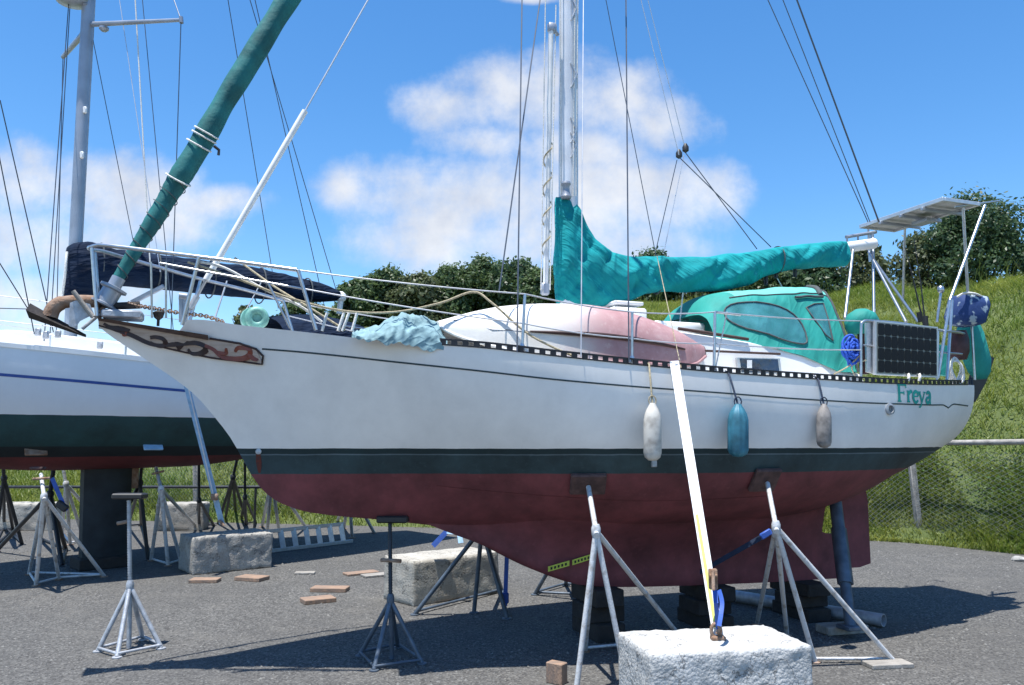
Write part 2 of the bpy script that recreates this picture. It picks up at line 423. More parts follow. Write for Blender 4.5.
def leaf_mat(name, ca, cb, scale=1.2):
    m = bpy.data.materials.new(name); m.use_nodes = True; nt = m.node_tree; N, L = nt.nodes, nt.links
    tc = node(nt, 'ShaderNodeTexCoord'); o = tc.outputs['Object']
    n1 = noise_n(nt, o, scale, 3, .6); n2 = noise_n(nt, o, 11, 2)
    c = ramp(nt, math_n(nt, 'ADD', math_n(nt, 'MULTIPLY', n1, .55), math_n(nt, 'MULTIPLY', n2, .45)), [(.36, ca), (.64, cb)])
    d = node(nt, 'ShaderNodeBsdfDiffuse'); L.new(c, d.inputs[0])
    t = node(nt, 'ShaderNodeBsdfTranslucent'); L.new(c, t.inputs[0])
    g = node(nt, 'ShaderNodeBsdfGlossy'); g.inputs['Roughness'].default_value = .45; g.inputs[0].default_value = (.5,.5,.5,1)
    mx = node(nt, 'ShaderNodeMixShader'); mx.inputs[0].default_value = .4; L.new(d.outputs[0], mx.inputs[1]); L.new(t.outputs[0], mx.inputs[2])
    m2 = node(nt, 'ShaderNodeMixShader'); m2.inputs[0].default_value = .05; L.new(mx.outputs[0], m2.inputs[1]); L.new(g.outputs[0], m2.inputs[2])
    N.remove(N['Principled BSDF']); L.new(m2.outputs[0], N['Material Output'].inputs[0])
    MATS[name] = m
leaf_mat('leaf_dark', (.032,.070,.034), (.100,.160,.066))
leaf_mat('leaf_mid', (.045,.088,.036), (.135,.195,.075))
leaf_mat('leaf_olive', (.055,.080,.035), (.150,.175,.080))
leaf_mat('grass_blade', (.095,.180,.018), (.335,.350,.075), .5)
leaf_mat('weed_leaf', (.045,.110,.022), (.140,.230,.055), .8)
mat('hill_soil', (.105,.130,.040), .95, 0, .4, 1.5, .6, 9, col2=(.065,.095,.025))

# ------------------------------------------------------------------ world
SH = Vector((.13, .165, -1)).normalized()         # direction the sunlight travels
to_sun = -SH
elev = math.asin(to_sun.z); azim = math.atan2(to_sun.x, to_sun.y)
W_ = bpy.data.worlds.new('World'); sc.world = W_; W_.use_nodes = True
nt = W_.node_tree; N, L = nt.nodes, nt.links
bg = N['Background']; bg.inputs[1].default_value = .125
sky = node(nt, 'ShaderNodeTexSky', sky_type='NISHITA'); sky.sun_disc = False
sky.sun_elevation = elev; sky.sun_rotation = azim % (2*math.pi); sky.air_density = 1.0; sky.dust_density = .3; sky.ozone_density = 3.0
hsv = node(nt, 'ShaderNodeHueSaturation'); hsv.inputs['Saturation'].default_value = 1.28; hsv.inputs['Value'].default_value = 1.0
L.new(sky.outputs[0], hsv.inputs['Color'])
tc = node(nt, 'ShaderNodeTexCoord'); sep = node(nt, 'ShaderNodeSeparateXYZ'); L.new(tc.outputs['Generated'], sep.inputs[0])
yy = math_n(nt, 'MAXIMUM', sep.outputs['Y'], .05)
gx = math_n(nt, 'DIVIDE', sep.outputs['X'], yy); gz = math_n(nt, 'DIVIDE', sep.outputs['Z'], yy)
cmb = node(nt, 'ShaderNodeCombineXYZ'); L.new(gx, cmb.inputs[0]); L.new(gz, cmb.inputs[2])
def gn(px, py):
    d = ray(px, py); return d.x/d.y, d.z/d.y
lobes = [(480,143,60,22),(575,148,70,26),(30,300,120,34),(130,285,90,26),(450,105,55,34),(520,95,90,45),(600,100,80,42),(670,120,45,32),(560,75,60,35),
         (400,190,75,40),(345,190,30,24),(480,190,95,48),(580,200,100,48),(670,200,75,40),(430,235,90,45),(540,240,110,40),(640,250,80,36),
         (30,180,75,45),(120,195,80,40),(20,240,90,40),(170,225,70,38),(215,205,50,22),(90,250,90,30),
         (535,-2,36,7),(0,330,120,30)]
field = None
for (px, py, rx, ry) in lobes:
    cx_, cz_ = gn(px, py)
    dx = math_n(nt, 'DIVIDE', math_n(nt, 'SUBTRACT', gx, cx_), rx/F*1.18); dz = math_n(nt, 'DIVIDE', math_n(nt, 'SUBTRACT', gz, cz_), ry/F*1.18)
    q = math_n(nt, 'SUBTRACT', 1.0, math_n(nt, 'ADD', math_n(nt, 'MULTIPLY', dx, dx), math_n(nt, 'MULTIPLY', dz, dz)))
    if field is None: field = q
    else:
        n = node(nt, 'ShaderNodeMath', operation='SMOOTH_MAX'); n.inputs[2].default_value = .35
        L.new(field, n.inputs[0]); L.new(q, n.inputs[1]); field = n.outputs[0]
fb = noise_n(nt, cmb.outputs[0], 7.5, 9, .62); fb2 = noise_n(nt, cmb.outputs[0], 3.0, 5, .5)
nzs = math_n(nt, 'ADD', math_n(nt, 'MULTIPLY', math_n(nt, 'SUBTRACT', fb, .5), 3.6), math_n(nt, 'MULTIPLY', math_n(nt, 'SUBTRACT', fb2, .5), 1.2))
field = math_n(nt, 'MAXIMUM', field, -1.6)
dens = math_n(nt, 'ADD', field, nzs)
mr = node(nt, 'ShaderNodeMapRange'); mr.interpolation_type = 'SMOOTHSTEP'; L.new(dens, mr.inputs[0])
mr.inputs[1].default_value = -.20; mr.inputs[2].default_value = 1.45; mr.inputs[3].default_value = 0; mr.inputs[4].default_value = .93
front = math_n(nt, 'MULTIPLY', math_n(nt, 'SUBTRACT', sep.outputs['Y'], .2), 6, True)
cd_ = math_n(nt, 'MULTIPLY', mr.outputs[0], front)
ccol = ramp(nt, noise_n(nt, cmb.outputs[0], 9, 6, .6), [(.34, (3.1,3.3,3.75)), (.66, (4.5,4.55,4.65))])
L.new(mixc(nt, cd_, hsv.outputs[0], ccol), bg.inputs[0])
sd = bpy.data.lights.new('sun', 'SUN'); sd.energy = 4.4; sd.angle = R(.53); sd.color = (1, .965, .91)
so = bpy.data.objects.new('sun', sd); C.objects.link(so); so.location = (-5, -2, 30)
so.rotation_euler = to_sun.to_track_quat('Z', 'Y').to_euler()
vs_ = sc.view_settings; vs_.view_transform = 'Standard'; vs_.look = 'None'; vs_.exposure = .82; vs_.gamma = 1; vs_.use_curve_mapping = False

# ------------------------------------------------------------------ ground and hill
def edge_y(x):    # where the gravel stops and the bank starts
    return interp([(-40,24),(-11,19.3),(-4,17.9),(0,16.9),(4,15.9),(7.0,14.9),(8.0,13.6),(8.8,12.4),(9.8,10.5),(11.5,7),(20,-6)], x)
m_ = MB(); n = 60
g = []
for s_ in (1,):
    m_.add([(-900,-60,0),(900,-60,0),(900,1500,0),(-900,1500,0)], [(0,1,2,3)])
tag(m_.build('ground', 'asphalt', smooth=False), kind='structure')

HC = [(-70,1.5),(-30,2.4),(-20,3.4),(-13,5.0),(-9,6.3),(-5,7.2),(0,7.5),(6,7.6),(10,7.6),(13,7.0),(16,6.3),(20,5.9),(30,5.8),(80,6)]
def hill_h(x, y):
    d = y - edge_y(x)
    if x > 8: d *= .75
    if d <= 0: return -.12 if d < -.15 else .012 * (d + .15) / .15 - .12 * (-d / .15)
    h = interp(HC, x) * (1 - math.exp(-d / 9.0)) * 1.12
    h = min(h, interp(HC, x) + (h - interp(HC, x)) * .3) if h > interp(HC, x) else h
    bmp = noise.noise(Vector((x*.25, y*.25, 1.3))) * .45 + noise.noise(Vector((x*.9, y*.9, 4))) * .14 + noise.noise(Vector((x*2.6, y*2.6, 7))) * .05
    return .03 + h + bmp * sst(0, 4, d)
xs = [-70 + 2.5*i for i in range(16)] + [-30 + .5*i for i in range(110)] + [25 + 2.5*i for i in range(26)]
rows = []
for x in xs:
    col = []
    ey = edge_y(x)
    for j in range(90):
        d = -.4 + (j*.22 if j < 60 else 13.2 + (j-60)**1.6*.35)
        y = ey + d + noise.noise(Vector((x*.7, 3, 0)))*.25
        col.append((x, y, hill_h(x, y)))
    rows.append(col)
m_ = MB(); nj = 90
m_.add([v for c_ in rows for v in c_], [(i*nj+j, (i+1)*nj+j, (i+1)*nj+j+1, i*nj+j+1) for i in range(len(xs)-1) for j in range(nj-1)])
tag(m_.build('hill', 'hill_soil'), kind='structure')

def blades(regions, name, mt, label, cat):
    vs, fs = [], []
    for (n, fx, hmin, hmax, wd, lean) in regions:
        for _ in range(n):
            x, y = fx()
            z = hill_h(x, y)
            if z < -.02: z = 0
            cl = .55 + .9 * max(0, noise.noise(Vector((x*.8, y*.8, 9))) + .35)
            h = random.uniform(hmin, hmax) * cl; a = random.uniform(0, 6.283); w = wd * random.uniform(.6, 1.4)
            dx, dy = math.cos(a), math.sin(a); b = random.uniform(0, 6.283); lx, ly = math.cos(b)*lean*h, math.sin(b)*lean*h - .12*h
            o = len(vs)
            vs += [(x-dx*w, y-dy*w, z-.03), (x+dx*w, y+dy*w, z-.03), (x+dx*w*.8+lx*.4, y+dy*w*.8+ly*.4, z+h*.6), (x-dx*w*.8+lx*.4, y-dy*w*.8+ly*.4, z+h*.6), (x+lx, y+ly, z+h)]
            fs += [(o,o+1,o+2,o+3), (o+3,o+2,o+4)]
    me = bpy.data.meshes.new(name); me.from_pydata(vs, [], fs); me.materials.append(MATS[mt])
    o = bpy.data.objects.new(name, me); C.objects.link(o); tag(o, label, cat, kind='stuff'); return o
def reg(x0, x1, d0, d1, pw=1.0):
    def f():
        x = random.uniform(x0, x1); return x, edge_y(x) + d0 + (d1 - d0) * random.random() ** pw
    return f
blades([(120000, reg(2.5, 18, .15, 20, 1.0), .10, .30, .009, 1.0), (60000, reg(3.5, 14, -.12, 2.0), .05, .22, .007, .9), (9000, reg(-13, 4, -.1, 1.2), .06, .25, .009, .9), (1500, reg(3, 17, .5, 16), .5, .9, .006, .35),
        (16000, reg(-14, -1.5, .1, 6, 1.0), .15, .42, .011, .7), (12000, reg(-2, 3, .1, 14), .15, .35, .011, .7)],
       'grass', 'grass_blade', 'long green and straw coloured grass covering the bank behind the boats', 'grass')
def weeds():
    vs, fs = [], []
    for _ in range(60000):
        x = random.uniform(4.5, 13); d = abs(random.gauss(1.3, 1.1)) + .1; y = edge_y(x) + d
        if random.random() > sst(-.5, .2, noise.noise(Vector((x*.7, y*.9, 22)))) * .8 + .2: continue
        z = hill_h(x, y) + random.random() ** 1.5 * .42 * (.4 + max(0, noise.noise(Vector((x*1.3, y*1.3, 3))) + .4)) * sst(0, .9, d)
        a = random.uniform(0, 6.283); t = random.uniform(-.7, .9); r_ = random.uniform(.010, .026)
        u = Vector((math.cos(a), math.sin(a), 0)); w = Vector((-math.sin(a)*math.cos(t), math.cos(a)*math.cos(t), math.sin(t)))
        c = Vector((x, y, z)); o = len(vs)
        vs += [tuple(c-u*r_), tuple(c+w*r_*.7), tuple(c+u*r_*1.2), tuple(c-w*r_*.7)]; fs.append((o,o+1,o+2,o+3))
    me = bpy.data.meshes.new('weeds'); me.from_pydata(vs, [], fs); me.materials.append(MATS['weed_leaf'])
    o = bpy.data.objects.new('weeds', me); C.objects.link(o)
    tag(o, 'low leafy green weeds growing at the foot of the grass bank', 'weeds', kind='stuff')
weeds()

def gravel():
    vs, fs = [], []
    for _ in range(26000):
        y = 4.6 + 11*random.random()**1.7; x = random.uniform(-.72, .72)*y
        if y > edge_y(x) - .1: continue
        dn = noise.noise(Vector((x*.8, y*.8, 5)))
        if random.random() > .45 + dn: continue
        r_ = .004 + .011*random.random()**3 + .0006*y; h = r_*random.uniform(.5,.9); a = random.uniform(0,6.28); o = len(vs); n_ = 5
        for k_ in range(n_): b = a + k_*6.283/n_; q = r_*random.uniform(.7,1.2); vs.append((x+math.cos(b)*q, y+math.sin(b)*q, .001))
        vs.append((x+random.uniform(-.3,.3)*r_, y+random.uniform(-.3,.3)*r_, h))
        fs += [(o+k_, o+(k_+1)%n_, o+n_) for k_ in range(n_)]
    me = bpy.data.meshes.new('gravel'); me.from_pydata(vs, [], fs); me.materials.append(MATS['pebble'])
    o = bpy.data.objects.new('gravel', me); C.objects.link(o); tag(o, 'loose grey gravel scattered over the yard', 'gravel', kind='stuff')
gravel()
# ------------------------------------------------------------------ trees
def tree(name, px, ytop, wpx, Y, mt, label, group, nl=5200, leaf=.10, depth=None, base_drop=.4, seed=0, cat='tree', topskew=0):
    rnd = random.Random(seed * 77 + 5)
    top = P(px, ytop, Y); hw = wpx / 2 * Y / F; gz = hill_h(top.x, Y)
    H = max(.9, top.z - gz); dp = depth or hw
    root = thing(name, label, cat, (top.x, Y, gz), 0, group)
    base = Vector((top.x, Y, gz))
    # limbs
    t = MB(); cz = H * .45
    t.tube([base - Vector((0,0,.3)), base + Vector((hw*.05, 0, H*.3)), base + Vector((-hw*.05, 0, H*.7))], [hw*.09+.03, hw*.07+.02, .02], 7)
    for k in range(6):
        a = k * 1.05 + rnd.random(); e = base + Vector((math.cos(a)*hw*.7, math.sin(a)*dp*.7, H*rnd.uniform(.45,.8)))
        t.tube([base + Vector((0,0,H*.22)), base.lerp(e, .5) + Vector((0,0,H*.12)), e], [hw*.05+.015, hw*.03+.01, .008], 5)
    t.build('trunk', 'bark', root)
    # crown of leaf clumps
    clumps = []
    for k in range(64):
        a = rnd.uniform(0, 6.283); zz = rnd.uniform(-1, 1); rr = (math.sqrt(max(0, 1 - zz*zz)) if zz > 0 else 1.0) * rnd.uniform(.35, 1.0)
        ext = .86 if zz > .3 else 1.0
        c = base + Vector((math.cos(a)*rr*hw*.84 + topskew*zz*hw, math.sin(a)*rr*dp*.84, H*(.48 + .42*zz)))
        clumps.append((c, rnd.uniform(.20, .38) * min(hw, H*.6)))
    vs, fs = [], []
    for i in range(nl):
        c, r_ = clumps[rnd.randrange(len(clumps))]
        d = Vector((rnd.gauss(0,1), rnd.gauss(0,1), rnd.gauss(0,1))); d.normalize()
        p = c + d * r_ * (rnd.uniform(.5, 1.08) if rnd.random() < .93 else rnd.uniform(1.05, 1.4))
        if p.z < gz + .05: p.z = gz + rnd.uniform(.05, .3)
        n_ = (d + Vector((rnd.gauss(0,.6), rnd.gauss(0,.6), rnd.gauss(0,.6)+.3))).normalized()
        u = n_.orthogonal().normalized(); u = Matrix.Rotation(rnd.uniform(0,6.283), 3, n_) @ u; w = n_.cross(u)
        s_ = leaf * rnd.uniform(.55, 1.35); o = len(vs)
        vs += [p - u*s_, p + w*s_*.5, p + u*s_, p - w*s_*.5]; fs.append((o,o+1,o+2,o+3))
    cm = MB(); cm.v = vs; cm.f = fs; cm.m = [0]*len(fs)
    cm.build('crown', mt, root, smooth=False)
    return root
hg = 'trees along the crest of the bank'
T = [(357,279,34,33,'leaf_mid','round pale green tree at the far left end of the crest hedge'),
     (382,268,44,34,'leaf_mid','bushy green tree second from the left end of the crest hedge'),
     (416,275,42,33,'leaf_olive','low olive green tree in the dip of the hedge left of the mast'),
     (447,268,42,34,'leaf_mid','green tree beyond the bow end of the upturned dinghy'),
     (482,259,46,35,'leaf_mid','tallest green tree of the hedge just left of the mast'),
     (515,261,44,34,'leaf_dark','dark green tree of the hedge beside the tallest one'),
     (543,268,40,33,'leaf_mid','green tree partly behind the mast foot'),
     (585,284,50,35,'leaf_mid','tree on the crest hidden behind the tall end of the sail cover'),
     (650,251,44,37,'leaf_dark','tree whose tip shows above the middle of the teal sail cover'),
     (705,268,56,35,'leaf_olive','olive bush on the crest behind the sail cover and spray hood'),
     (762,262,60,34,'leaf_mid','green bush on the crest under the outer end of the sail cover')]
for i, (px, yt, w, Y, mt, lb) in enumerate(T):
    tree('hedge_tree', px, yt, w*1.5, Y, mt, lb, hg, 12000, .10, seed=i)
sg = 'bushes and trees at the right end of the crest'
tree('bush', 818, 258, 66, 32, 'leaf_dark', 'dark bush on the crest just behind the boom end', sg, 5200, .11, seed=31, cat='bush')
tree('bush', 866, 240, 62, 33, 'leaf_olive', 'brownish olive bush below the overhead solar panel', sg, 6000, .11, seed=32, cat='bush')
tree('bush', 921, 228, 70, 34, 'leaf_olive', 'tall olive bush leaning against the big dark tree', sg, 6500, .11, seed=33, cat='bush')
tree('broadleaf_tree', 974, 194, 128, 33, 'leaf_dark', 'big dark round tree on top of the bank at right', sg, 24000, .095, seed=34, depth=2.6)
tree('bush', 1026, 240, 70, 34, 'leaf_dark', 'dark bush at the right edge of the picture beside the big tree', sg, 5200, .11, seed=35, cat='bush')
tree('shrub', 247, 303, 40, 30, 'leaf_olive', 'small pale shrub showing above the bow deck of the white boat', 'shrubs beyond the neighbouring boat', 2600, .11, seed=41, cat='shrub')
tree('shrub', 306, 297, 60, 31, 'leaf_mid', 'green shrub seen under the navy boom cover', 'shrubs beyond the neighbouring boat', 3200, .11, seed=42, cat='shrub')

# ------------------------------------------------------------------ fence
def wire_fence(x0, x1, xposts, label, rail=True):
    f = lambda x: Vector((x, edge_y(x) + .25, 0))
    root = thing('wire_fence', label, 'fence', f((x0+x1)/2))
    for x in xposts:
        q = f(x); MB().bbox(q + Vector((0,0,.85)), (.11,.11,1.9), Matrix.Rotation(R(-3), 3, 'Y'), .015).build('post', 'fence_wood', root)
    n = max(2, int((x1-x0)/.5)); xs_ = [x0 + (x1-x0)*i/n for i in range(n+1)]
    if rail:
        MB().tube([f(x) + Vector((0,0,1.80 + .012*math.sin(x*3))) for x in xs_], .048, 8).build('rail', 'fence_wood', root)
    w = MB(); pitch = .085; H = 1.55
    k = x0 - H
    while k < x1:
        for sg_ in (1, -1):
            a0, a1 = (k, k + H) if sg_ > 0 else (k + H, k)
            pts = []
            for i in range(7):
                x = lerp(a0, a1, i/6)
                if x0 <= x <= x1: pts.append(f(x) + Vector((0, -.06, .08 + H*i/6)))
            if len(pts) > 1: w.tube(pts, .0022, 3, caps=False)
        k += pitch
    w.build('mesh', 'fence_wire', root)
    return root
wire_fence(6.2, 8.9, [7.35], 'wire mesh fence with weathered grey top rail and wooden post right of the stern')
wire_fence(-9.5, -4.8, [-7.35], 'wire mesh fence with pale wooden post seen under the neighbouring boat', rail=False)

# timber edging and stones along the gravel edge
for (px, py, l, a, lb) in ((879, 538, .55, -14, 'weathered board edging lying at the grass edge left of the fence post'), (921, 539, .62, -12, 'weathered board edging at the foot of the wooden fence post')):
    p = G(px, py); mm = MB().bbox(p + Vector((0,0,.03)), (l, .09, .06), rotz(R(a)), .008)
    tag(mm.build('edging_board', 'plank_brown', smooth=False), lb, 'board', 'edging boards at the grass edge')
for i, (px, py, r_, lb) in enumerate(((1020, 561, .09, 'pale stone lying where the grass meets the gravel at far right'), (996, 549, .06, 'small pale stone half hidden in the grass edge near the far right'))):
    p = G(px, py); mm = MB(); rg = []
    for a in range(7):
        th = math.pi*a/6; rg.append([p + Vector((math.cos(b*math.pi/5)*math.sin(th)*r_*1.4, math.sin(b*math.pi/5)*math.sin(th)*r_, r_*.3 - math.cos(th)*r_*.6)) * 1 + Vector((0,0,0)) for b in range(10)])
    rg = [[v + Vector((noise.noise(v*9), noise.noise(v*9+Vector((5,0,0))), noise.noise(v*9+Vector((0,7,0)))))*r_*.3 for v in q] for q in rg]
    mm.loft(rg); tag(mm.build('stone', 'stone'), lb, 'stone', 'stones at the gravel edge')
# a dark pipe rail running behind the boats on the left
a, b = P(-30, 487, 17.0), P(262, 487, 16.2)
rt = thing('pipe_rail', 'dark horizontal pipe rail behind the stands under the neighbouring boat', 'rail', (a.x, a.y, 0))
MB().tube([a, a.lerp(b, .5), b], .03, 8).build('rail', 'black_steel', rt)
for t in (.05, .52, .98):
    q = a.lerp(b, t); MB().tube([Vector((q.x, q.y, -.1)), q], .025, 8).build('post', 'black_steel', rt)

# ================================================================== generic hull
class Boat:
    def __init__(s, origin, ang):
        s.o = Vector((origin[0], origin[1], 0)); s.ang = ang
        s.ax = Vector((math.cos(ang), math.sin(ang), 0)); s.ay = Vector((-math.sin(ang), math.cos(ang), 0))
    def W(s, a, t, z): return s.o + s.ax * a + s.ay * t + Vector((0, 0, z))
    def at(s, px, py, t):          # (station, height) where a sight line meets the plane t from the centreline
        d = ray(px, py); c = Vector((0, 0, CAMZ)); k = (t - (c - s.o).dot(s.ay)) / d.dot(s.ay); p = c + d * k
        return (p - s.o).dot(s.ax), p.z
    def pt(s, px, py, t):
        a, z = s.at(px, py, t); return s.W(a, t, z)
    def half(s, a, z):
        b, zs, zc = s.b(a), s.zs(a), s.zc(a)
        if zs - zc < 1e-4: return 0
        u = max(0, min(1, (z - zc) / (zs - zc))); p, q = s.pq(a)
        return b * (1 - (1 - u) ** p) ** q
    def on(s, px, py, off=0.0):    # point of the near topside under a pixel
        t = -.6
        for _ in range(30):
            a, z = s.at(px, py, t); t = lerp(t, -(s.half(a, z) + off), .6)
        return s.W(a, t, z), a, z
    def hull_mesh(s, sts, nu=26):
        rings = []
        for a in sts:
            zs, zc = s.zs(a), s.zc(a); r_ = []
            us = [1 - (1 - i/nu) ** 1.0 for i in range(nu + 1)]
            us = [u ** 1.5 for u in us]
            near = [s.W(a, -s.half(a, zc + (zs - zc)*u), zc + (zs - zc)*u) for u in us]
            far = [s.W(a, s.half(a, zc + (zs - zc)*u), zc + (zs - zc)*u) for u in us]
            rings.append(near[::-1] + far[1:])
        m = MB(); m.loft(rings, closed=False)
        n = len(rings[-1])
        m.add(rings[-1], [tuple(range(n))])        # transom
        m.add(rings[0], [tuple(range(n))[::-1]])
        return m
    def deck_mesh(s, sts, drop=.05, k=.985, camber=.03):
        rings = []
        for a in sts:
            z = s.zs(a) - drop; h = s.half(a, z) * k
            rings.append([s.W(a, h * (i/6), z + camber * (1 - (i/6)**2)) for i in range(-6, 7)])
        m = MB(); m.loft(rings, closed=False); return m

# ================================================================== the sailing boat in front
FB = Boat((-3.24, 6.30), math.atan2(.347, .938))
B_TAB = [(0,.07),(.45,.17),(1,.40),(1.5,.60),(2,.79),(3,1.07),(4,1.25),(5,1.33),(6,1.31),(6.8,1.20),(7.4,1.05),(7.9,.90),(8.3,.76),(8.6,.66),(9.2,.5)]
FB.b = lambda a: interp(B_TAB, a)
SHEER_PX = [(98,318),(118,321),(140,325),(160,328.5),(178,332),(186,320),(195,319.5),(240,325),(300,331.5),(395,342),(480,348),(560,357),(640,365.5),(735,374),(800,378.5),(870,383),(930,385),(972,385)]
def to_sheer(px, py):
    t = -.5
    for _ in range(20):
        a, z = FB.at(px, py, t); t = -FB.b(a)
    return a, z
SHEER = [to_sheer(*q) for q in SHEER_PX]
FB.zs = lambda a: interp(SHEER, a)
PROF = [FB.at(px, py, 0) for px, py in [(97,325),(112,337),(130,349),(154,365),(176,380),(196,396),(217,420),(230,437),(240,454),(254,479),(268,495),(285,505),(313,513),(383,520),(440,526),(520,531),(610,533),(700,527),(780,515),(832,499)]]
S_END = FB.at(972, 389, -.66)[0]
PROF += [FB.at(px, py, 0) for px, py in [(860,483),(884,472),(904,461.5)]]
PROF = [q for q in PROF if q[0] < S_END - .12] + [(S_END, FB.at(922, 449, 0)[1])]
PROF.sort()
FB.zc = lambda a: min(interp(PROF, a), FB.zs(a) - .02)
PQ_P = [(0,1.0),(1.5,1.15),(3,1.7),(4.5,2.6),(6,3.0),(7.2,2.6),(8,2.1),(9.7,2.0)]
PQ_Q = [(0,1.1),(1.5,1.05),(3,.82),(4.5,.66),(6,.60),(7,.58),(7.8,.50),(9.7,.46)]
FB.pq = lambda a: (interp(PQ_P, a), interp(PQ_Q, a))
sts = sorted(set([SHEER[0][0] + i*.06 for i in range(28)] + [SHEER[0][0] + 1.68 + (S_END - SHEER[0][0] - 2.4) * i/36 for i in range(37)] + [S_END - .72 + .72*(1-(1-i/14)**1.6) for i in range(1, 15)]))
ctr = FB.W(4.7, 0, 0)
FR = thing('sailing_boat', 'white sailing boat with red bottom, teal sail cover and carved bow, standing nearest', 'sailing boat', ctr, FB.ang)
W, PT, ON = FB.W, FB.pt, FB.on
hull = FB.hull_mesh(sts).build('hull', 'hull_paint', FR, angle=50)
FB.deck_mesh(sts, .075).build('deck', 'white_deck', FR)

# keel under the canoe body
KB = [FB.at(px, py, 0) for px, py in [(425,523),(450,533),(480,544),(516,562),(544,574),(577,583),(615,585),(700,583),(780,580.5),(818,578.5)]]
k0, k1 = KB[0][0], KB[-1][0]
def keel_ring(a):
    zb = interp(KB, a); zt = FB.zc(a) + .36; fr = (a - k0)/(k1 - k0)
    tb = .03 + .12*sst(0, .3, fr)*(1 - .75*sst(.6, 1, fr)); tt = (FB.half(a, zt) + .004) * (1 - .62*sst(.7,1,fr))
    out = []
    for i in range(15):
        u = i/14; h = lerp(tb, tt, u**2.5) * (1 if u > 0 else .8); out.append((h, lerp(zb, zt, u)))
    return [W(a, -h, z) for h, z in out[::-1]] + [W(a, h, z) for h, z in out]
MB().loft([keel_ring(k0 + (k1-k0)*i/30) for i in range(31)]).build('keel', 'hull_paint', FR, angle=60)
# rudder with a round aperture in front of it
def plate(poly, th, name, mt, parent, t0=0):
    m = MB(); a = [FB.at(px, py, 0) for px, py in poly]; n = len(a)
    v = [W(x, t0 - th/2, z) for x, z in a] + [W(x, t0 + th/2, z) for x, z in a]
    m.add(v, [tuple(range(n)), tuple(range(n, 2*n))[::-1]] + [(i, i+n, (i+1)%n+n, (i+1)%n) for i in range(n)])
    return m.build(name, mt, parent)
rud = plate([(846,474),(860,470),(866,500),(869,563),(858,567),(838,568),(836,545),(834,532),(835,525),(838,512),(836,502),(838,492)], .05, 'rudder', 'hull_paint', FR)
plate([(812,528),(824,533),(836,534),(836,578),(812,579)], .06, 'skeg', 'hull_paint', FR)

# toe rail with slots
def sheer_pt(a, dz=0.0, off=0.0, side=-1): return W(a, side * (FB.b(a) + off), FB.zs(a) + dz)
S0R, S1R = to_sheer(440, 345)[0], to_sheer(968, 385)[0]
tr = MB(); tn = 68; aa = [lerp(S0R, S1R, i/tn) for i in range(tn+1)]
for side in (-1, 1):
    for dz, h in ((.006, .012), (.048, .014)):
        tr.loft([[sheer_pt(a, dz-h/2, .006, side), sheer_pt(a, dz-h/2, -.02, side), sheer_pt(a, dz+h/2, -.02, side), sheer_pt(a, dz+h/2, .006, side)] for a in aa])
    for i in range(tn):
        a0 = aa[i]; a1 = lerp(aa[i], aa[i+1], .52)
        tr.loft([[sheer_pt(a, .012, .005, side), sheer_pt(a, .012, -.006, side), sheer_pt(a, .042, -.006, side), sheer_pt(a, .042, .005, side)] for a in (a0, a1)])
tr.build('toe_rail', 'black_rail', FR, smooth=False)
# painted cove line
cl = MB(); pl = []
for px, py in [(262,349),(300,352),(395,362),(480,371),(560,380),(640,387),(735,394),(800,399),(870,403),(930,405),(944,405),(948,408),(953,404),(968,406)]:
    _, a, z = ON(px, py); pl.append((a, z))
pts = []
for i in range(91):
    a = lerp(pl[0][0], pl[-1][0], i/90); z = interp(pl, a); pts.append(W(a, -FB.half(a, z) - .0025, z))
def hull_ribbon(m, az, w, off=.003):
    # strip of paint on the near topside following (station, height) points
    vs = []
    for i, (a, z) in enumerate(az):
        p, q = az[max(i-1,0)], az[min(i+1,len(az)-1)]; dx, dz = q[0]-p[0], q[1]-p[1]; l = math.hypot(dx, dz) or 1
        ww = w[i] if isinstance(w, list) else w; nx, nz = -dz/l*ww/2, dx/l*ww/2
        for sg_ in (1, -1):
            a_, z_ = a + nx*sg_, z + nz*sg_; vs.append(W(a_, -FB.half(a_, z_) - off, z_))
    m.add(vs, [(2*i, 2*i+1, 2*i+3, 2*i+2) for i in range(len(az)-1)])
hull_ribbon(cl, [(lerp(pl[0][0], pl[-1][0], i/120), interp(pl, lerp(pl[0][0], pl[-1][0], i/120))) for i in range(121)], .013)
cl.build('cove_line', 'stripe_dark', FR, smooth=False)
# name on the quarter
_, na, nz_ = ON(898, 401.5); _, na2, _z = ON(931, 402)
k = (na2 - na) / 3.6
def glyph(m, strokes, u0):
    for st, w in strokes:
        if len(st) > 2: st = [(v.x, v.y) for v in catmull([Vector((x, y, 0)) for x, y in st], 6)]
        ww = [w * 1.35 * k * .5 * (.75 + .5 * math.sin(math.pi * i / max(1, len(st)-1))) for i in range(len(st))] if len(st) > 2 else w * 1.3 * k * .5
        hull_ribbon(m, [(na + (u0 + x) * k, nz_ + y * k * .66) for x, y in st], ww, .005)
tx = MB()
glyph(tx, [([(.12,0),(.12,1.5)],.36),([(-.05,.03),(.32,.03)],.14),([(-.05,1.47),(.85,1.47)],.16),([(.82,1.5),(.82,1.22)],.14),([(.15,.78),(.62,.78)],.15),([(.6,.95),(.6,.6)],.12)], 0)
glyph(tx, [([(.1,0),(.1,.95)],.32),([(-.04,.03),(.28,.03)],.14),([(-.04,.95),(.12,.95)],.14),([(.14,.65),(.25,.85),(.4,.95),(.5,.85)],.26)], .95)
glyph(tx, [([(.05,.52),(.55,.54)],.12),([(.55,.54),(.5,.85),(.28,.97),(.08,.75),(.03,.45),(.12,.12),(.32,.0),(.56,.18)],.26)], 1.55)
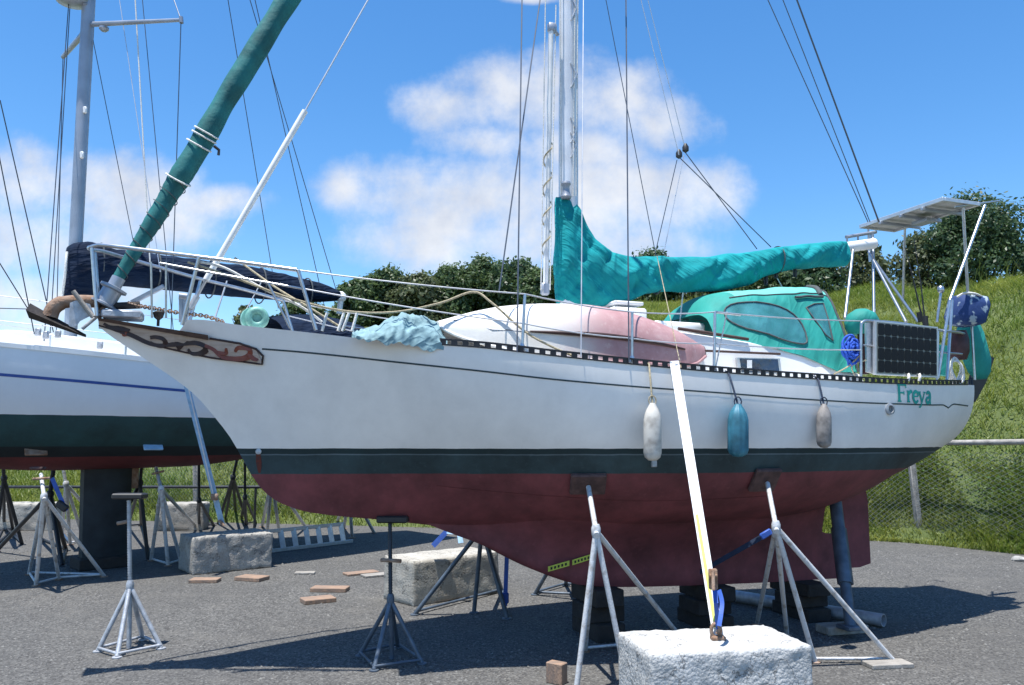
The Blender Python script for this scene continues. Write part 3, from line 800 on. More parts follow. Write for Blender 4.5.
glyph(tx, [([(.0,.95),(.28,.05)],.28),([(.58,.95),(.28,.05),(.12,-.35),(-.05,-.38)],.16),([(-.1,.95),(.14,.95)],.12),([(.46,.95),(.68,.95)],.12)], 2.25)
glyph(tx, [([(.05,.8),(.22,.97),(.42,.88),(.46,.6),(.46,.1),(.58,.02)],.28),([(.44,.55),(.15,.45),(.04,.22),(.16,.02),(.36,.1),(.45,.28)],.24)], 2.98)
tx.build('name_lettering', 'letter_green', FR, smooth=False)
# exhaust outlet, small skin fittings
p, a, z = ON(889, 409)
ex = MB(); ex.lathe(p, [(.02,.0),(.055,.0),(.055,.02),(.035,.025),(.03,.0)], -FB.ay, 16); ex.build('exhaust_outlet', 'zinc', FR)
rs_ = MB()
for x_, y0_, y1_, w_ in ((258,452,473,.042),(259.5,458,468,.02)):
    az_ = [ON(lerp(x_, x_+1.5, i/8), lerp(y0_, y1_, i/8))[1:] for i in range(9)]; hull_ribbon(rs_, az_, [w_*(.35+.65*math.sin(math.pi*min(1,(i+1)/9))) for i in range(9)], .003 if x_ == 258 else .0045)
rs_.build('rust_stain', 'rust_red', FR, smooth=False)
p, a, z = ON(258.5, 451.5); m = MB(); m.lathe(p, [(.001,0),(.026,0),(.022,.02),(.001,.024)], -FB.ay, 12); m.build('stem_fitting', 'zinc', FR)
p, a, z = ON(654, 463)
MB().bbox(p, (.05,.03,.07), rotz(FB.ang), .008).build('skin_fitting', 'zinc', FR)
zc_ = PT(663, 553, -.16)
an = MB(); an.bbox(zc_, (.20,.05,.10), rotz(FB.ang), .02)
for d in (-.04, .04): an.lathe(zc_ + FB.ax*d - FB.ay*.025, [(.001,.0),(.022,.0),(.022,.012),(.001,.012)], -FB.ay, 10)
an.build('anode', 'zinc', FR)

# ---- carved trail board on the near bow, with plank rail on top
BT = [(99,319),(140,327),(180,334),(206,338),(235,342),(254,347),(262,362)]
BB = [(99,325),(118,331),(160,346),(190,353),(215,358),(240,361),(262,364)]
tb = MB(); rings = []
n = 26
def polyx(tab, x): return interp([(a, b) for a, b in tab], x)
for i in range(n+1):
    px = lerp(99, 262, i/n); y0, y1 = polyx(BT, px), polyx(BB, px)
    q = []
    for (y, off) in ((y0,.014),(y1,.014),(y1,.0),(y0,.0)): q.append(ON(px, y, off)[0])
    rings.append(q)
tb.loft(rings); trail = tb.build('trail_board', 'board_white', FR, smooth=False)
eg = MB(); eg.tube([ON(lerp(99,262,i/30), polyx(BB, lerp(99,262,i/30)) + .3, .012)[0] for i in range(31)] + [ON(263, 356, .012)[0], ON(256, 349, .012)[0], ON(240,343.5,.012)[0], ON(210,338.5,.012)[0]], .009, 6); eg.build('edge_trim', 'scroll_dark', trail)
def scroll(px_pts, w, mt, off=.020):
    w *= 1.3
    m = MB(); pts = catmull([ON(x, y, off)[0] for x, y in px_pts], 5)
    N_ = len(pts); ws = [w * (.45 + .9 * math.sin(math.pi * min(1, (i+1)/N_*.95 + .05)) ** .7) for i in range(N_)]
    rg = []
    for i, p_ in enumerate(pts):
        d = (pts[min(i+1,N_-1)] - pts[max(i-1,0)]).normalized(); nn = -FB.ay; a_ = d.cross(nn).normalized()
        rg.append([p_ + a_*ws[i]/2, p_ - a_*ws[i]/2, p_ - a_*ws[i]/2 + FB.ay*.012, p_ + a_*ws[i]/2 + FB.ay*.012])
    m.loft(rg); return m.build('scroll', mt, trail, smooth=False)
scroll([(104,323),(114,328),(124,331),(134,335),(146,341),(156,344.5),(166,345)], .030, 'scroll_dark')
scroll([(150,337.5),(156,336.5),(163,338),(166,341.5),(164,345),(158,345.5),(150,342)], .026, 'scroll_dark')
scroll([(108,326),(120,327),(130,330)], .035, 'scroll_dark')
scroll([(120,331),(128,332),(122,335)], .03, 'scroll_red')
scroll([(166,345),(176,344),(186,342.5),(196,342),(205,345),(206,350),(200,353),(192,353),(188,349)], .030, 'scroll_dark')
scroll([(176,347),(182,344),(178,350)], .022, 'scroll_dark')
scroll([(205,345),(214,349),(221,355),(229,357.5),(240,358),(249,356),(251,350),(246,347.5),(238,348),(235,352)], .030, 'scroll_red')
scroll([(218,352),(226,353),(226,348)], .020, 'scroll_red')
scroll([(249,352),(253,357),(258,360)], .030, 'scroll_red')
pr = MB(); rings = []
for i in range(21):
    px = lerp(98, 208, i/20); y0 = lerp(317.5, 335, i/20); y1 = y0 + lerp(2.6, 4.6, i/20)
    p0, p1 = ON(px, y0, .05)[0], ON(px, y1, .05)[0]
    rings.append([p0, p1, p1 + FB.ay*.09, p0 + FB.ay*.09])
pr.loft(rings); pr.build('bow_plank', 'wood_dark', FR, smooth=False)

# ---- bow roller, bent rusty shank and fluked anchor lashed on the stem
an_root = thing('anchor', 'dark plough anchor with a rusty shank stowed on the bow roller', 'anchor', PT(60, 318, 0) - Vector((0,0,.1)))
MB().tube(catmull([PT(x, y, 0) for x, y in ((50,317),(53,309),(60,303.5),(70,301.5),(84,301),(100,302))], 5), [.058]*12 + [.05]*20, 10).build('shank', 'rust', an_root)
fl = MB(); rg = []
for i in range(9):
    t = i/8; c = PT(lerp(29.5, 86, t), lerp(311, 336, t), 0); hw_ = lerp(.13, .012, t**.8); hh = lerp(.062, .012, t)
    rg.append([c + FB.ay*(-hw_) - Vector((0,0,hh*.2)), c + Vector((0,0,hh)), c + FB.ay*hw_ - Vector((0,0,hh*.2)), c - Vector((0,0,hh*.9))])
fl.loft(rg); fl.build('fluke', 'anchor_dark', an_root)
br = MB()
for t in (-.07, .07):
    q = [PT(x, y, t) for x, y in ((70,303),(76,300.5),(90,304),(94,314),(80,321),(75,328),(69,326))]; n = len(q)
    br.add([v - FB.ay*.006 for v in q] + [v + FB.ay*.006 for v in q], [tuple(range(n)), tuple(range(n,2*n))[::-1]] + [(i, i+n, (i+1)%n+n, (i+1)%n) for i in range(n)])
br.build('bow_roller', 'galv', FR, smooth=False)
MB().tube([PT(73,291,-.09), PT(93,317,-.09)], .018, 8).build('anchor_strut', 'plank_grey', FR)
MB().tube([PT(82,329,-.03), PT(100,314,-.03)], .014, 8).build('bobstay_fitting', 'galv', FR)
MB().tube([PT(95,303,0), PT(118,306,0), PT(140,305,0)], .03, 8).build('windlass_bar', 'anchor_dark', FR)
ch = MB(); cps = catmull([PT(x, y, -.02) for x, y in ((128,303),(140,306),(158,309),(180,313),(205,316),(224,322))], 8)
for i in range(len(cps)-1):
    d = cps[i+1] - cps[i]; c = (cps[i]+cps[i+1])/2; dn = d.normalized(); sd_ = dn.cross(Vector((0,0,1)) if i % 2 else FB.ay).normalized(); L_ = d.length*.78
    ch.tube([c + dn*math.cos(a_)*L_ + sd_*math.sin(a_)*.014 for a_ in [k_*math.pi/4 for k_ in range(8)]], .006, 4, closed=True)
ch.build('anchor_chain', 'rust', FR)
MB().bbox(PT(123, 315.5, 0), (.30,.20,.07), rotz(FB.ang), .03).build('deck_locker', 'galv', FR)
ml = MB(); q = PT(158, 326, -.02); ml.tube([q, q + Vector((0,0,.06))], .012, 8); ml.lathe(q + Vector((0,0,.05)), [(.012,0),(.035,.02),(.045,.06),(.02,.075)], n=12); ml.build('mooring_post', 'anchor_dark', FR)
sb = MB()
for x in (181, 184): sb.tube([PT(x, 322, -.05), PT(x, 296, -.05)], .018, 8)
sb.tube([PT(179, 296, -.05), PT(187, 297, -.05)], .03, 8); sb.build('sampson_post', 'mast_grey', FR)

# ---- pulpit, stanchions and life lines
def deckt(px, py, t): return PT(px, py, t)
pu = MB()
rail_n = catmull([PT(91,247,-.06), PT(100,245,-.12), PT(120,247,-.20), PT(160,252,-.33), PT(200,257,-.46), (PT(250,263.5,-.58)), PT(297,270,-.72)], 6)
pu.tube(rail_n, .0165, 8)
mir = lambda p: p - FB.ay * 2 * (p - FB.o).dot(FB.ay)
pu.tube([mir(p) for p in rail_n], .0165, 8); pu.tube(catmull([rail_n[0], PT(89,248,0), mir(rail_n[0])], 5), .0165, 8)
for a_, b_ in (((92,248,-.08),(97,316,-.08)), ((199,257,-.46),(182,325,-.40)), ((298,270,-.72),(316,330,-.72))):
    p0, p1 = PT(*a_), PT(*b_); pu.tube([p0, p1], .015, 8); pu.tube([mir(p0), mir(p1)], .015, 8)
pu.tube([PT(151,262,-.30), PT(152,318,-.25)], .008, 6); pu.tube([PT(166,262,-.30), PT(166,318,-.25)], .008, 6)
mid_n = [PT(98,281,-.1), PT(130,265,-.2)]
pu.tube([PT(160,263,-.36), PT(230,276,-.55), PT(305,289,-.72)], .009, 6); pu.tube([PT(268,283,-.66), PT(290,328,-.66)], .010, 6)
pu.build('pulpit', 'stainless', FR)
ST = [((525,294),(522,349)), ((632,312),(632,361)), ((715,312),(714,371))]
def edge_t(px, py):
    t = -1.0
    for _ in range(15):
        a, z = FB.at(px, py, t); t = -(FB.b(a) - .06)
    return t
tops = [rail_n[-1]]; mids = [PT(305,289,-.72)]
for (x0, y0), (x1, y1) in ST:
    t = edge_t(x1, y1); p0, p1 = PT(x0, y0, t), PT(x1, y1+2, t)
    s_ = MB(); s_.tube([p1, p0], .0125, 8); s_.lathe(p1, [(.03,0),(.03,.015),(.018,.06)], n=10); s_.build('stanchion', 'stainless', FR)
    s_ = MB(); s_.tube([mir(p1), mir(p0)], .0125, 8); s_.build('stanchion', 'stainless', FR)
    tops.append(p0); mids.append(p0.lerp(p1, .52))
pushp = PT(861, 321, -1.1); tops.append(pushp); mids.append(PT(861, 350, -1.1))
for nm, ln in (('life_line', tops), ('life_line', mids)):
    m = MB(); m2 = MB()
    for i in range(len(ln)-1):
        sg_ = sag(ln[i], ln[i+1], .015, 6); m.tube(sg_, .0062, 6); m2.tube([mir(p) for p in sg_], .0062, 6)
    m.build(nm, 'wire_pale', FR); m2.build(nm, 'wire_pale', FR)
gt = MB(); gt.tube([tops[-2].lerp(tops[-1], .0), PT(740,315,-1.15)], .012, 6); gt.build('gate_hook', 'stainless', FR)
# slack khaki and white ropes round the foredeck
rk = MB(); rk.tube(catmull([PT(188,262,-.42), PT(230,276,-.5), PT(290,298,-.55), PT(345,311,-.55), PT(395,312,-.6), PT(440,303,-.7), PT(473,292,-.75), PT(492,303,-.85), PT(530,335,-1.0), PT(575,357,-1.15)], 8), .010, 6); rk.build('slack_rope', 'rope_khaki', FR)
rk = MB(); rk.tube(catmull([PT(200,262,-.44), PT(225,268,-.48), PT(262,288,-.5), PT(300,306,-.5), PT(322,322,-.5)], 8), .011, 6); rk.build('slack_rope', 'rope_white', FR)
rk = MB(); rk.tube(catmull([PT(235,258,-.1), PT(275,287,-.4), PT(310,308,-.6), PT(345,330,-.7)], 6), .009, 6); rk.build('slack_rope', 'rope_khaki', FR)
rk = MB()
for x0, x1 in ((322,327),(338,344),(342,349),(352,357)): rk.tube([PT(x0, 331, -.7), PT(x1, 313, -.7)], .012, 6)
rk.build('deck_cleats', 'rope_white', FR)

# ---- cabin trunk, coaming, hatch, window
ca0, ca1 = FB.at(560, 330, -.7)[0], FB.at(868, 376, -.85)[0]
def cab_top(a): return interp(CABT, a)
CABT = sorted([FB.at(x, y, -.74) for x, y in ((540,326),(600,327),(660,328),(700,333.5),(720,337),(760,344),(790,352),(830,364),(868,376))])
def cab_hw(a): return interp([(ca0,.62),(ca0+.8,.76),(ca1-1,.84),(ca1,.82)], a)
rings = []
for i in range(31):
    a = lerp(ca0, ca1, i/30); zt = max(cab_top(a), FB.zs(a) - .05); h = cab_hw(a); zb = FB.zs(a) - .12; cr = .09*sst(ca1-.4, ca1-2.2, a)
    h2 = h - .06
    near = [W(a, -h, zb), W(a, -h+.015, lerp(zb, zt, .5)), W(a, -h2, zt - .02), W(a, -h2 + .05, zt), W(a, -h2*.5, zt + cr*.75), W(a, 0, zt + cr)]
    rings.append(near + [mir(p) for p in near[-2::-1]])
MB().loft(rings).build('cabin_trunk', 'white_gel', FR, angle=50)
# teak strips on the coaming
tk = MB(); tk.tube([W(a, -cab_hw(a) + .045, cab_top(a) + .012) for a in [lerp(FB.at(678,330,-.74)[0], FB.at(745,341,-.74)[0], i/8) for i in range(9)]], .016, 6); tk.build('grab_rail', 'wood_dark', FR)
tk = MB(); tk.tube([PT(700, 350.5, -.86), PT(780, 354, -.86)], .012, 6); tk.build('coaming_strip', 'wood_dark', FR)
wz = [PT(x, y, -.865) for x, y in ((737,357.5),(780,358.5),(782,374),(739,373))]
wm = MB(); wm.add(wz + [p + FB.ay*.03 for p in wz], [(0,1,2,3),(0,4,5,1),(1,5,6,2),(2,6,7,3),(3,7,4,0)]); win = wm.build('window', 'alu', FR, smooth=False)
c_ = sum(wz, Vector())/4; wg = [c_ + (p - c_)*.88 - FB.ay*.004 for p in wz]
wm = MB(); wm.add(wg + [p + FB.ay*.003 for p in wg], [(0,1,2,3),(4,7,6,5)]); wm.build('pane', 'window_glass', win, smooth=False)
st = [PT(x, y, -.872) for x, y in ((747,360),(752,360),(752,368),(747,368))]
wm = MB(); wm.add(st, [(0,1,2,3)]); wm.build('sticker', 'white_paint', win, smooth=False)
# white coachroof hatches
def pxbox(name, x0, x1, y0, y1, t0, t1, mt, parent=FR, bev=.02):
    a0, zt = FB.at(x0, y0, t0); a1, zb = FB.at(x1, y1, t0)
    c = W((a0+a1)/2, (t0+t1)/2, (zt+zb)/2); m = MB().bbox(c, (abs(a1-a0), abs(t1-t0), abs(zt-zb)), rotz(FB.ang), bev); return m.build(name, mt, parent, smooth=True, angle=60)
hb = pxbox('vent_box', 613, 648, 306, 330, -.25, .25, 'white_gel')
pxbox('vent_lid', 615, 644, 300, 305.5, -.22, .22, 'white_gel', hb, .03)
pxbox('sliding_hatch', 655, 706, 320, 333, -.35, .35, 'white_gel', FR, .02)

# ---- spray hood
def s0(px): return FB.at(px, 300, 0)[0]
APEX = sorted([FB.at(x, y, 0) for x, y in ((680,318),(688,304),(698,297),(714,294),(740,292),(772,289.5),(790,289),(802,290),(812,293))])
BASE = sorted([FB.at(x, y, -.82) for x, y in ((690,329),(720,337),(760,344),(800,355),(830,365),(850,372))])
d0, d1 = APEX[0][0], APEX[-1][0]
def hood(a, th, off=0.0, nz=True):   # th 0 = near foot, 1 = far foot
    za = interp(APEX, a); zb = interp(BASE, a); f = (a - d0)/(d1 - d0)
    hw = .80 + off; sh = .36                      # foot and shoulder half widths
    u = th*2 if th <= .5 else (1-th)*2            # 0 foot .. 1 ridge
    sg_ = -1 if th <= .5 else 1
    # straight slanted side up to a rounded shoulder, then a lightly crowned top
    st_, sz_ = lerp(.58, .47, f), lerp(.84, .90, f)
    if u < .62: k_ = u/.62; t, zz = lerp(hw, st_, k_), sz_*k_
    else:
        k_ = (u-.62)/.38; t = st_*(1-k_); zz = sz_ + (1-sz_)*(1-(1-k_)**2)
    r_ = max(0, 1 - abs(u-.62)/.12); t -= .035*r_*r_; zz -= .03*r_*r_
    t *= lerp(.80, 1.0, sst(0, .3, f))
    lean = -.18 * min(1, abs(t)/.45) * sst(.5, 1, f)       # the aft hoop rakes: its feet stand further forward
    z = zb + max(.01, za - zb) * zz + off
    p = W(a + lean, sg_ * t, z)
    if nz: p += FB.ay * .022 * noise.noise(Vector((a*3.2, th*6, 2))) + Vector((0,0,.014*noise.noise(Vector((a*4, th*7, 8))))) + FB.ay * .012 * math.sin((a*2.2 - th*5)*9) * (1 - zz) * sst(.4,.9,f)
    return p
NA, NT = 36, 44
m = MB(); g = [[hood(lerp(d0, d1, i/NA), j/NT) for j in range(NT+1)] for i in range(NA+1)]
vs = [v for r_ in g for v in r_]; fs_a, fs_b = [], []
n_ = NT + 1
for i in range(NA):
    for j in range(NT):
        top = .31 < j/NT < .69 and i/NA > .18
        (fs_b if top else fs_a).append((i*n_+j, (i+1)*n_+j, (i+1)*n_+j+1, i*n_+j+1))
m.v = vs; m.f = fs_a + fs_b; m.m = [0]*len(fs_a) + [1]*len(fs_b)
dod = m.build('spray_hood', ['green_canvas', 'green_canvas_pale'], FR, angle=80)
# front closing panel and aft skirt
def hood_patch(name, mt, outline, off=.006, nr=5):
    # outline in (fraction along, theta)
    cx_ = sum(o[0] for o in outline)/len(outline); cy_ = sum(o[1] for o in outline)/len(outline)
    m = MB(); n = len(outline); rings = []
    for k_ in range(nr):
        f = 1 - k_/nr; rings.append([hood(lerp(d0, d1, cx_ + (a-cx_)*f), cy_ + (b-cy_)*f, off) for a, b in outline])
    m.loft(rings, caps=False); o = len(m.v); m.v.append(hood(lerp(d0, d1, cx_), cy_, off)); base = (nr-1)*n
    for k_ in range(n): m.f.append([base+k_, base+(k_+1)%n, o]); m.m.append(0)
    e = MB(); e.tube([hood(lerp(d0, d1, a), b, off+.004) for a, b in outline], .008, 6, closed=True)
    ob = m.build(name, mt, dod, angle=80); e.build('binding', 'canvas_edge', ob); return ob
def oval(cx_, cy_, rx, ry, n=26, skew=0.0, pw=.8):
    return [(cx_ + rx*math.copysign(abs(math.cos(2*math.pi*i/n))**pw, math.cos(2*math.pi*i/n)), cy_ + ry*math.copysign(abs(math.sin(2*math.pi*i/n))**pw, math.sin(2*math.pi*i/n)) + skew*math.cos(2*math.pi*i/n)) for i in range(n)]
hood_patch('clear_panel', 'vinyl', oval(.34, .155, .25, .095, skew=-.035))
hood_patch('clear_panel', 'vinyl', [(.70,.235),(.80,.25),(.90,.255),(.895,.19),(.86,.11),(.80,.13),(.74,.19)])
hood_patch('clear_panel', 'vinyl', oval(.34, .845, .25, .095, skew=.035))
e = MB(); e.tube([hood(d1, j/40, .006) for j in range(41)], .012, 6); e.tube([hood(lerp(d0,d1,.93), .30 + .40*j/20, .008) for j in range(21)], .03, 6); e.build('hood_edge', 'canvas_edge', dod)
for th_ in (.31, .69):
    MB().tube([hood(lerp(d0,d1,.16+.84*j/30), th_, .004) for j in range(31)], .009, 6).build('seam', 'canvas_edge', dod)
hd = MB(); hd.tube([hood(lerp(d0,d1,.62+.3*j/10), .275, .03) for j in range(11)], .014, 6); hd.build('grab_handle', 'canvas_edge', dod)
# aft skirt going down to the coaming
sk = MB(); nn = 14; rg = []
for i in range(nn+1):
    u = i/nn; top = hood(d1, lerp(0.0, .16, u)); f = PT(lerp(851, 856, u), lerp(373, 371, u), -.84); rg.append([top.lerp(f, v/5) + FB.ay*.01*math.sin(u*15+v) for v in range(6)])
sk.loft(rg, closed=False); sk.build('skirt', 'green_canvas', dod, angle=80)

# ---- mast, boom, sail cover and rigging
def beyond(p, q, k): return p + (q - p) * k
mb0, mbz = FB.at(567.5, 300, 0); mfoot = W(mb0, 0, cab_top(mb0) + .05)
mtop_v = PT(568, 2, 0); mast_top = beyond(mfoot, mtop_v, 2.0)
mm = MB(); rg = []
for i in range(11):
    c = mfoot.lerp(mast_top, i/10); rg.append([c + FB.ax*math.cos(a_)*.098*(1-.25*sst(.7,1,i/10)) + FB.ay*math.sin(a_)*.062*(1-.25*sst(.7,1,i/10)) for a_ in [2*math.pi*k_/16 for k_ in range(16)]])
mm.loft(rg); mast = mm.build('mast', 'mast_paint', FR, angle=60)
trk = MB(); trk.ribbon([mfoot.lerp(mast_top, t) + FB.ax*.10 - FB.ay*.0 for t in (.05,.5,.98)], .03, .012, FB.ax); trk.build('sail_track', 'alu', mast)
for sy in (-1, 1):
    q = mfoot.lerp(mast_top, .62); MB().tube([q, q + FB.ay*sy*.85 + FB.ax*.06 + Vector((0,0,.05))], [.03,.02], 8).build('spreader', 'mast_paint', mast)
# folding steps on the side of the mast
for py in (8, 75, 145, 190-60):
    c = PT(571, py, -.065); sx = FB.ax
    for_ = MB(); for_.tube([c + Vector((0,0,.13)), c + sx*.05 - FB.ay*.03 + Vector((0,0,.0)), c - Vector((0,0,.13))], .009, 6); for_.box(c + sx*.02, (.03,.02,.2), rotz(FB.ang)); for_.build('mast_step', 'wire_pale', mast)
wn = MB(); q = PT(566, 190, -.09); wn.lathe(q, [(.045,-.09),(.055,-.07),(.035,-.02),(.035,.03),(.05,.06),(.045,.08)], n=14); wn.build('winch', 'mast_grey', mast)
for px0, px1, t in ((561,560,-.07),(573,577,-.08),(576,580,-.08)):
    MB().tube([PT(px0, 196, t), beyond(PT(px0,196,t), PT((px0+px1)/2, 0, t), 1.7)], .006, 5).build('halyard', 'rope_white', mast)
# stowed white pole in front of the mast, wrapped with line
pp = MB(); pa, pb = PT(545.5, 292, -.10), PT(551, 30, -.10); pp.tube([pa, pb], .028, 10); pole = pp.build('whisker_pole', 'white_paint', FR)
q = PT(552, 28, -.10); e = MB(); e.bbox(q, (.09,.06,.10), rotz(FB.ang), .015); e.tube([q, PT(558, 35, -.06)], .02, 6); e.build('pole_fitting', 'mast_grey', pole)
e = MB(); e.bbox(PT(545,289,-.1), (.08,.06,.12), rotz(FB.ang), .02); e.build('pole_end', 'mast_grey', pole)
wl = MB(); wl.tube([PT(lerp(546,548.5,t), lerp(262,140,t), -.10) + FB.ax*.045*math.cos(t*26) + FB.ay*.045*math.sin(t*26) for t in [i/90 for i in range(91)]], .008, 5); wl.build('wrapped_line', 'rope_khaki', pole)
wl = MB(); wl.tube([PT(541,290,-.16), PT(545,30,-.14), beyond(PT(541,290,-.16), PT(545,30,-.14), 1.5)], .006, 5); wl.tube([PT(550,290,-.2), PT(556,5,-.1)], .006, 5); wl.build('halyard', 'rope_white', mast)
# boom
b0, b1 = PT(575, 287, 0), PT(874, 243.5, 0)
MB().tube([b0, b1], .062, 12).build('boom', 'white_paint', FR)
# sail cover: ridge and foot lines traced along the boom
CT = sorted([(FB.at(x, y, 0)[0], FB.at(x, y, 0)[1]) for x, y in ((556,197),(566,198),(575,203),(582,218),(592,235),(606,249),(622,256.5),(650,257.5),(690,257),(740,253.5),(775,248),(800,245),(825,242),(844,242))])
CBm = sorted([(FB.at(x, y, 0)[0], FB.at(x, y, 0)[1]) for x, y in ((553,304),(575,305),(600,306),(625,303),(648,293),(680,292),(715,291),(745,286),(765,277),(790,270),(815,268),(844,266))])
c0, c1 = CT[0][0], CT[-1][0]
rg = []; NS = 200
for i in range(NS+1):
    f = i/NS; a = lerp(c0, c1, f); zt, zb = interp(CT, a), interp(CBm, a); d = a - c0
    wid = (.135 + .02*sst(.3, 1.0, d)) * (1 - .25*sst(.8,1,f)) * (.55 + .45*sst(0, .06, d)); q = []
    for k_ in range(44):
        th = 2*math.pi*k_/44; zz = .5 - .5*math.cos(th)
        bulge = abs(math.sin(th)) ** .8 * (1 if d > .8 else lerp(1.0, 1.25, 1-zz))
        z = lerp(zb, zt, zz); t = math.copysign(wid * bulge, -math.sin(th))
        fo = Vector((a*3.4 - z*2.6, z*1.1 + a*.5, .5 if t < 0 else 9)); nzv = ((1 - abs(noise.noise(fo*1.1)))**3 - .45) * .045 + ((1 - abs(noise.noise(fo*2.9 + Vector((3,1,0)))))**4 - .3) * .014 + noise.noise(Vector((a*1.6, z*2.0, 4))) * .04 + noise.noise(Vector((a*10 + z*7, z*3 - a*2, 3))) * .012
        # diagonal folds swinging down from the mast and gathers round the lashings
        nzv += .018*math.sin((d*2.2 + (zt - z)*5.5)*4.0) * sst(0,.2,d) * (1 - .6*sst(1.2,2.5,d))
        for lx in (1.05, 2.22):
            g_ = math.exp(-((d-lx)/.16)**2); nzv += .02*g_*math.sin((z*30)+(d-lx)*40) - .035*g_
        q.append(W(a, t + nzv * min(1, abs(t)*14) * (1 if t > 0 else -1) * -1, z + noise.noise(Vector((a*4, zz*6, 5)))*.018))
    rg.append(q)
cov = MB().loft(rg).build('sail_cover', 'teal_canvas', FR, angle=80)
for x in (657, 777):
    a = FB.at(x, 270, 0)[0]; zt, zb = interp(CT, a), interp(CBm, a)
    MB().tube([W(a + .02*math.sin(th), .165*math.sin(th), lerp(zb, zt, .5 - .54*math.cos(th))) for th in [2*math.pi*k_/24 for k_ in range(24)]], .007, 5, closed=True).build('lashing', 'canvas_edge', cov)
for x, y in ((766,279),(795,271),(776,272)): MB().tube([PT(x, y-4, 0), PT(x, y+6, 0)], .022, 6).build('sheet_block', 'black_plastic', FR)
MB().tube([PT(776,276,0), PT(785,292,0)], .006, 5).build('mainsheet', 'rope_white', FR); MB().tube([PT(683,292,0), PT(680,322,0)], .008, 5).build('boom_vang', 'rope_white', FR)

# furled head sail on the forestay
g0 = PT(117, 281, 0); g1 = PT(287, 0, 0); gd = g1 - g0; kk = min(2.2, (mast_top.z - .6 - g0.z) / gd.z)
gs = MB(); pts, rs = [], []
for i in range(161):
    t = i/160 * kk; p = g0 + gd*t
    base = lerp(.050, .092, sst(.0, .42, t)) if t < .42 else lerp(.092, .098, sst(.42, .9, t)) - .06*sst(1.0, kk, t)
    wob = .0045*math.sin(t*230) * (1 - sst(.30,.45,t)) + .012*noise.noise(p*3)
    pts.append(p + FB.ax*.012*noise.noise(p*2+Vector((4,0,0)))); rs.append(base + wob)
gs.tube(pts, rs, 16); gen = gs.build('furled_headsail', 'genoa_cloth', FR, angle=70)
hx = MB(); hx.tube([g0 + gd*t + (gd.cross(FB.ay).normalized()*math.cos(t*150) + FB.ay*math.sin(t*150))*(lerp(.049,.096, sst(0,.42,t))+.004) for t in [.0+.33*i/260 for i in range(261)]], .004, 4); hx.build('spiral_binding', 'canvas_edge', gen)
for t0_ in (.335, .455, .485, .50):
    t = t0_; lp = [g0 + gd*(t + .012*math.sin(th)) + (gd.cross(FB.ay).normalized()*math.cos(th) + FB.ay*math.sin(th))*.105 for th in [2*math.pi*k_/20 for k_ in range(20)]]
    MB().tube(lp, .008, 5, closed=True).build('sheet_turn', 'rope_white', gen)
bl = MB(); q = PT(219, 150, -.1); bl.tube([PT(214,146,-.1), q, PT(218.5,155,-.1)], .013, 6); bl.build('sheet_block', 'black_plastic', gen)
dn = gd.normalized(); dr = PT(109, 296, 0)
dm = MB(); dm.lathe(dr, [(.05,-.09),(.105,-.085),(.105,-.07),(.075,-.06),(.075,.05),(.105,.06),(.105,.08),(.05,.09)], dn, 22); dm.tube([dr, g0 + dn*.03], .052, 12); dm.build('furling_drum', 'mast_grey', FR)
MB().tube([PT(106,300,0), PT(100,317,0)], .018, 8).build('forestay_fitting', 'rust', FR)
# inner stay with its white tube
i0, i1 = PT(206, 280, -.12), PT(305, 111, -.14)
MB().tube([i0, i1], .026, 10).build('stay_tube', 'white_paint', FR)
MB().tube([i1, beyond(i1, PT(368, 0, -.10), 2.2)], .007, 6).build('inner_stay', 'wire_pale', FR)
tb_ = MB(); tb_.tube([i0, PT(197,297,-.02)], .012, 6); tb_.tube([PT(197,296,-.02), PT(190,309,-.02)], .028, 8); tb_.tube([PT(190,308,-.02), PT(184,326,-.02)], .012, 6); tb_.build('turnbuckle', 'galv', FR)
# wires: (pixel low, t low, pixel high, t high, stretch beyond, radius, material)
RIG = [((499,292),-.95,(540,0),-.45,1.6,.0065,'wire'),((517,352),-1.15,(522,0),-.5,1.5,.0065,'wire'),((581,357),-1.25,(582.5,130),-.75,2.2,.005,'wire_pale'),
       ((629,362),-1.27,(626,0),-.6,1.5,.0065,'wire'),((656,256),0,(606,0),0,1.5,.0045,'wire'),
       ((679,155),-.1,(641,0),0,1.5,.0045,'wire_pale'),((685,148),.1,(648,0),.1,1.5,.0045,'wire_pale'),
       ((771,247),-.05,(680,158),-.1,1.0,.0055,'wire'),((757,249),.05,(685,152),.1,1.0,.0055,'wire'),
       ((656,250),0,(677,160),-.1,1.0,.0045,'wire'),((664,252),.02,(684,155),.1,1.0,.0045,'wire_pale'),
       ((868,222),-.1,(768,0),0,1.6,.0055,'wire'),((870,222),.1,(783,0),.05,1.6,.0055,'wire'),((879,222),0,(797,0),0,1.6,.010,'wire'),
       ((682,372),-1.3,(657,256),-.3,1.0,.004,'rope_khaki'),((715,371),-1.25,(727,312),-1.2,1.0,.006,'rope_white')]
for lo, tl, hi_, th_, k_, r_, mt in RIG:
    p, q = PT(lo[0], lo[1], tl), PT(hi_[0], hi_[1], th_)
    MB().tube([p, beyond(p, q, k_)], r_, 5).build('stay', mt, FR)
bk = MB()
for x, y in ((679,154),(685.5,148)): bk.lathe(PT(x, y, 0) - Vector((0,0,.05)), [(.01,0),(.035,.02),(.035,.06),(.012,.10)], n=10)
bk.build('topping_lift_block', 'black_plastic', FR)
for (x, y, tl) in ((499,300,-.95),(629,345,-1.27)):
    pass

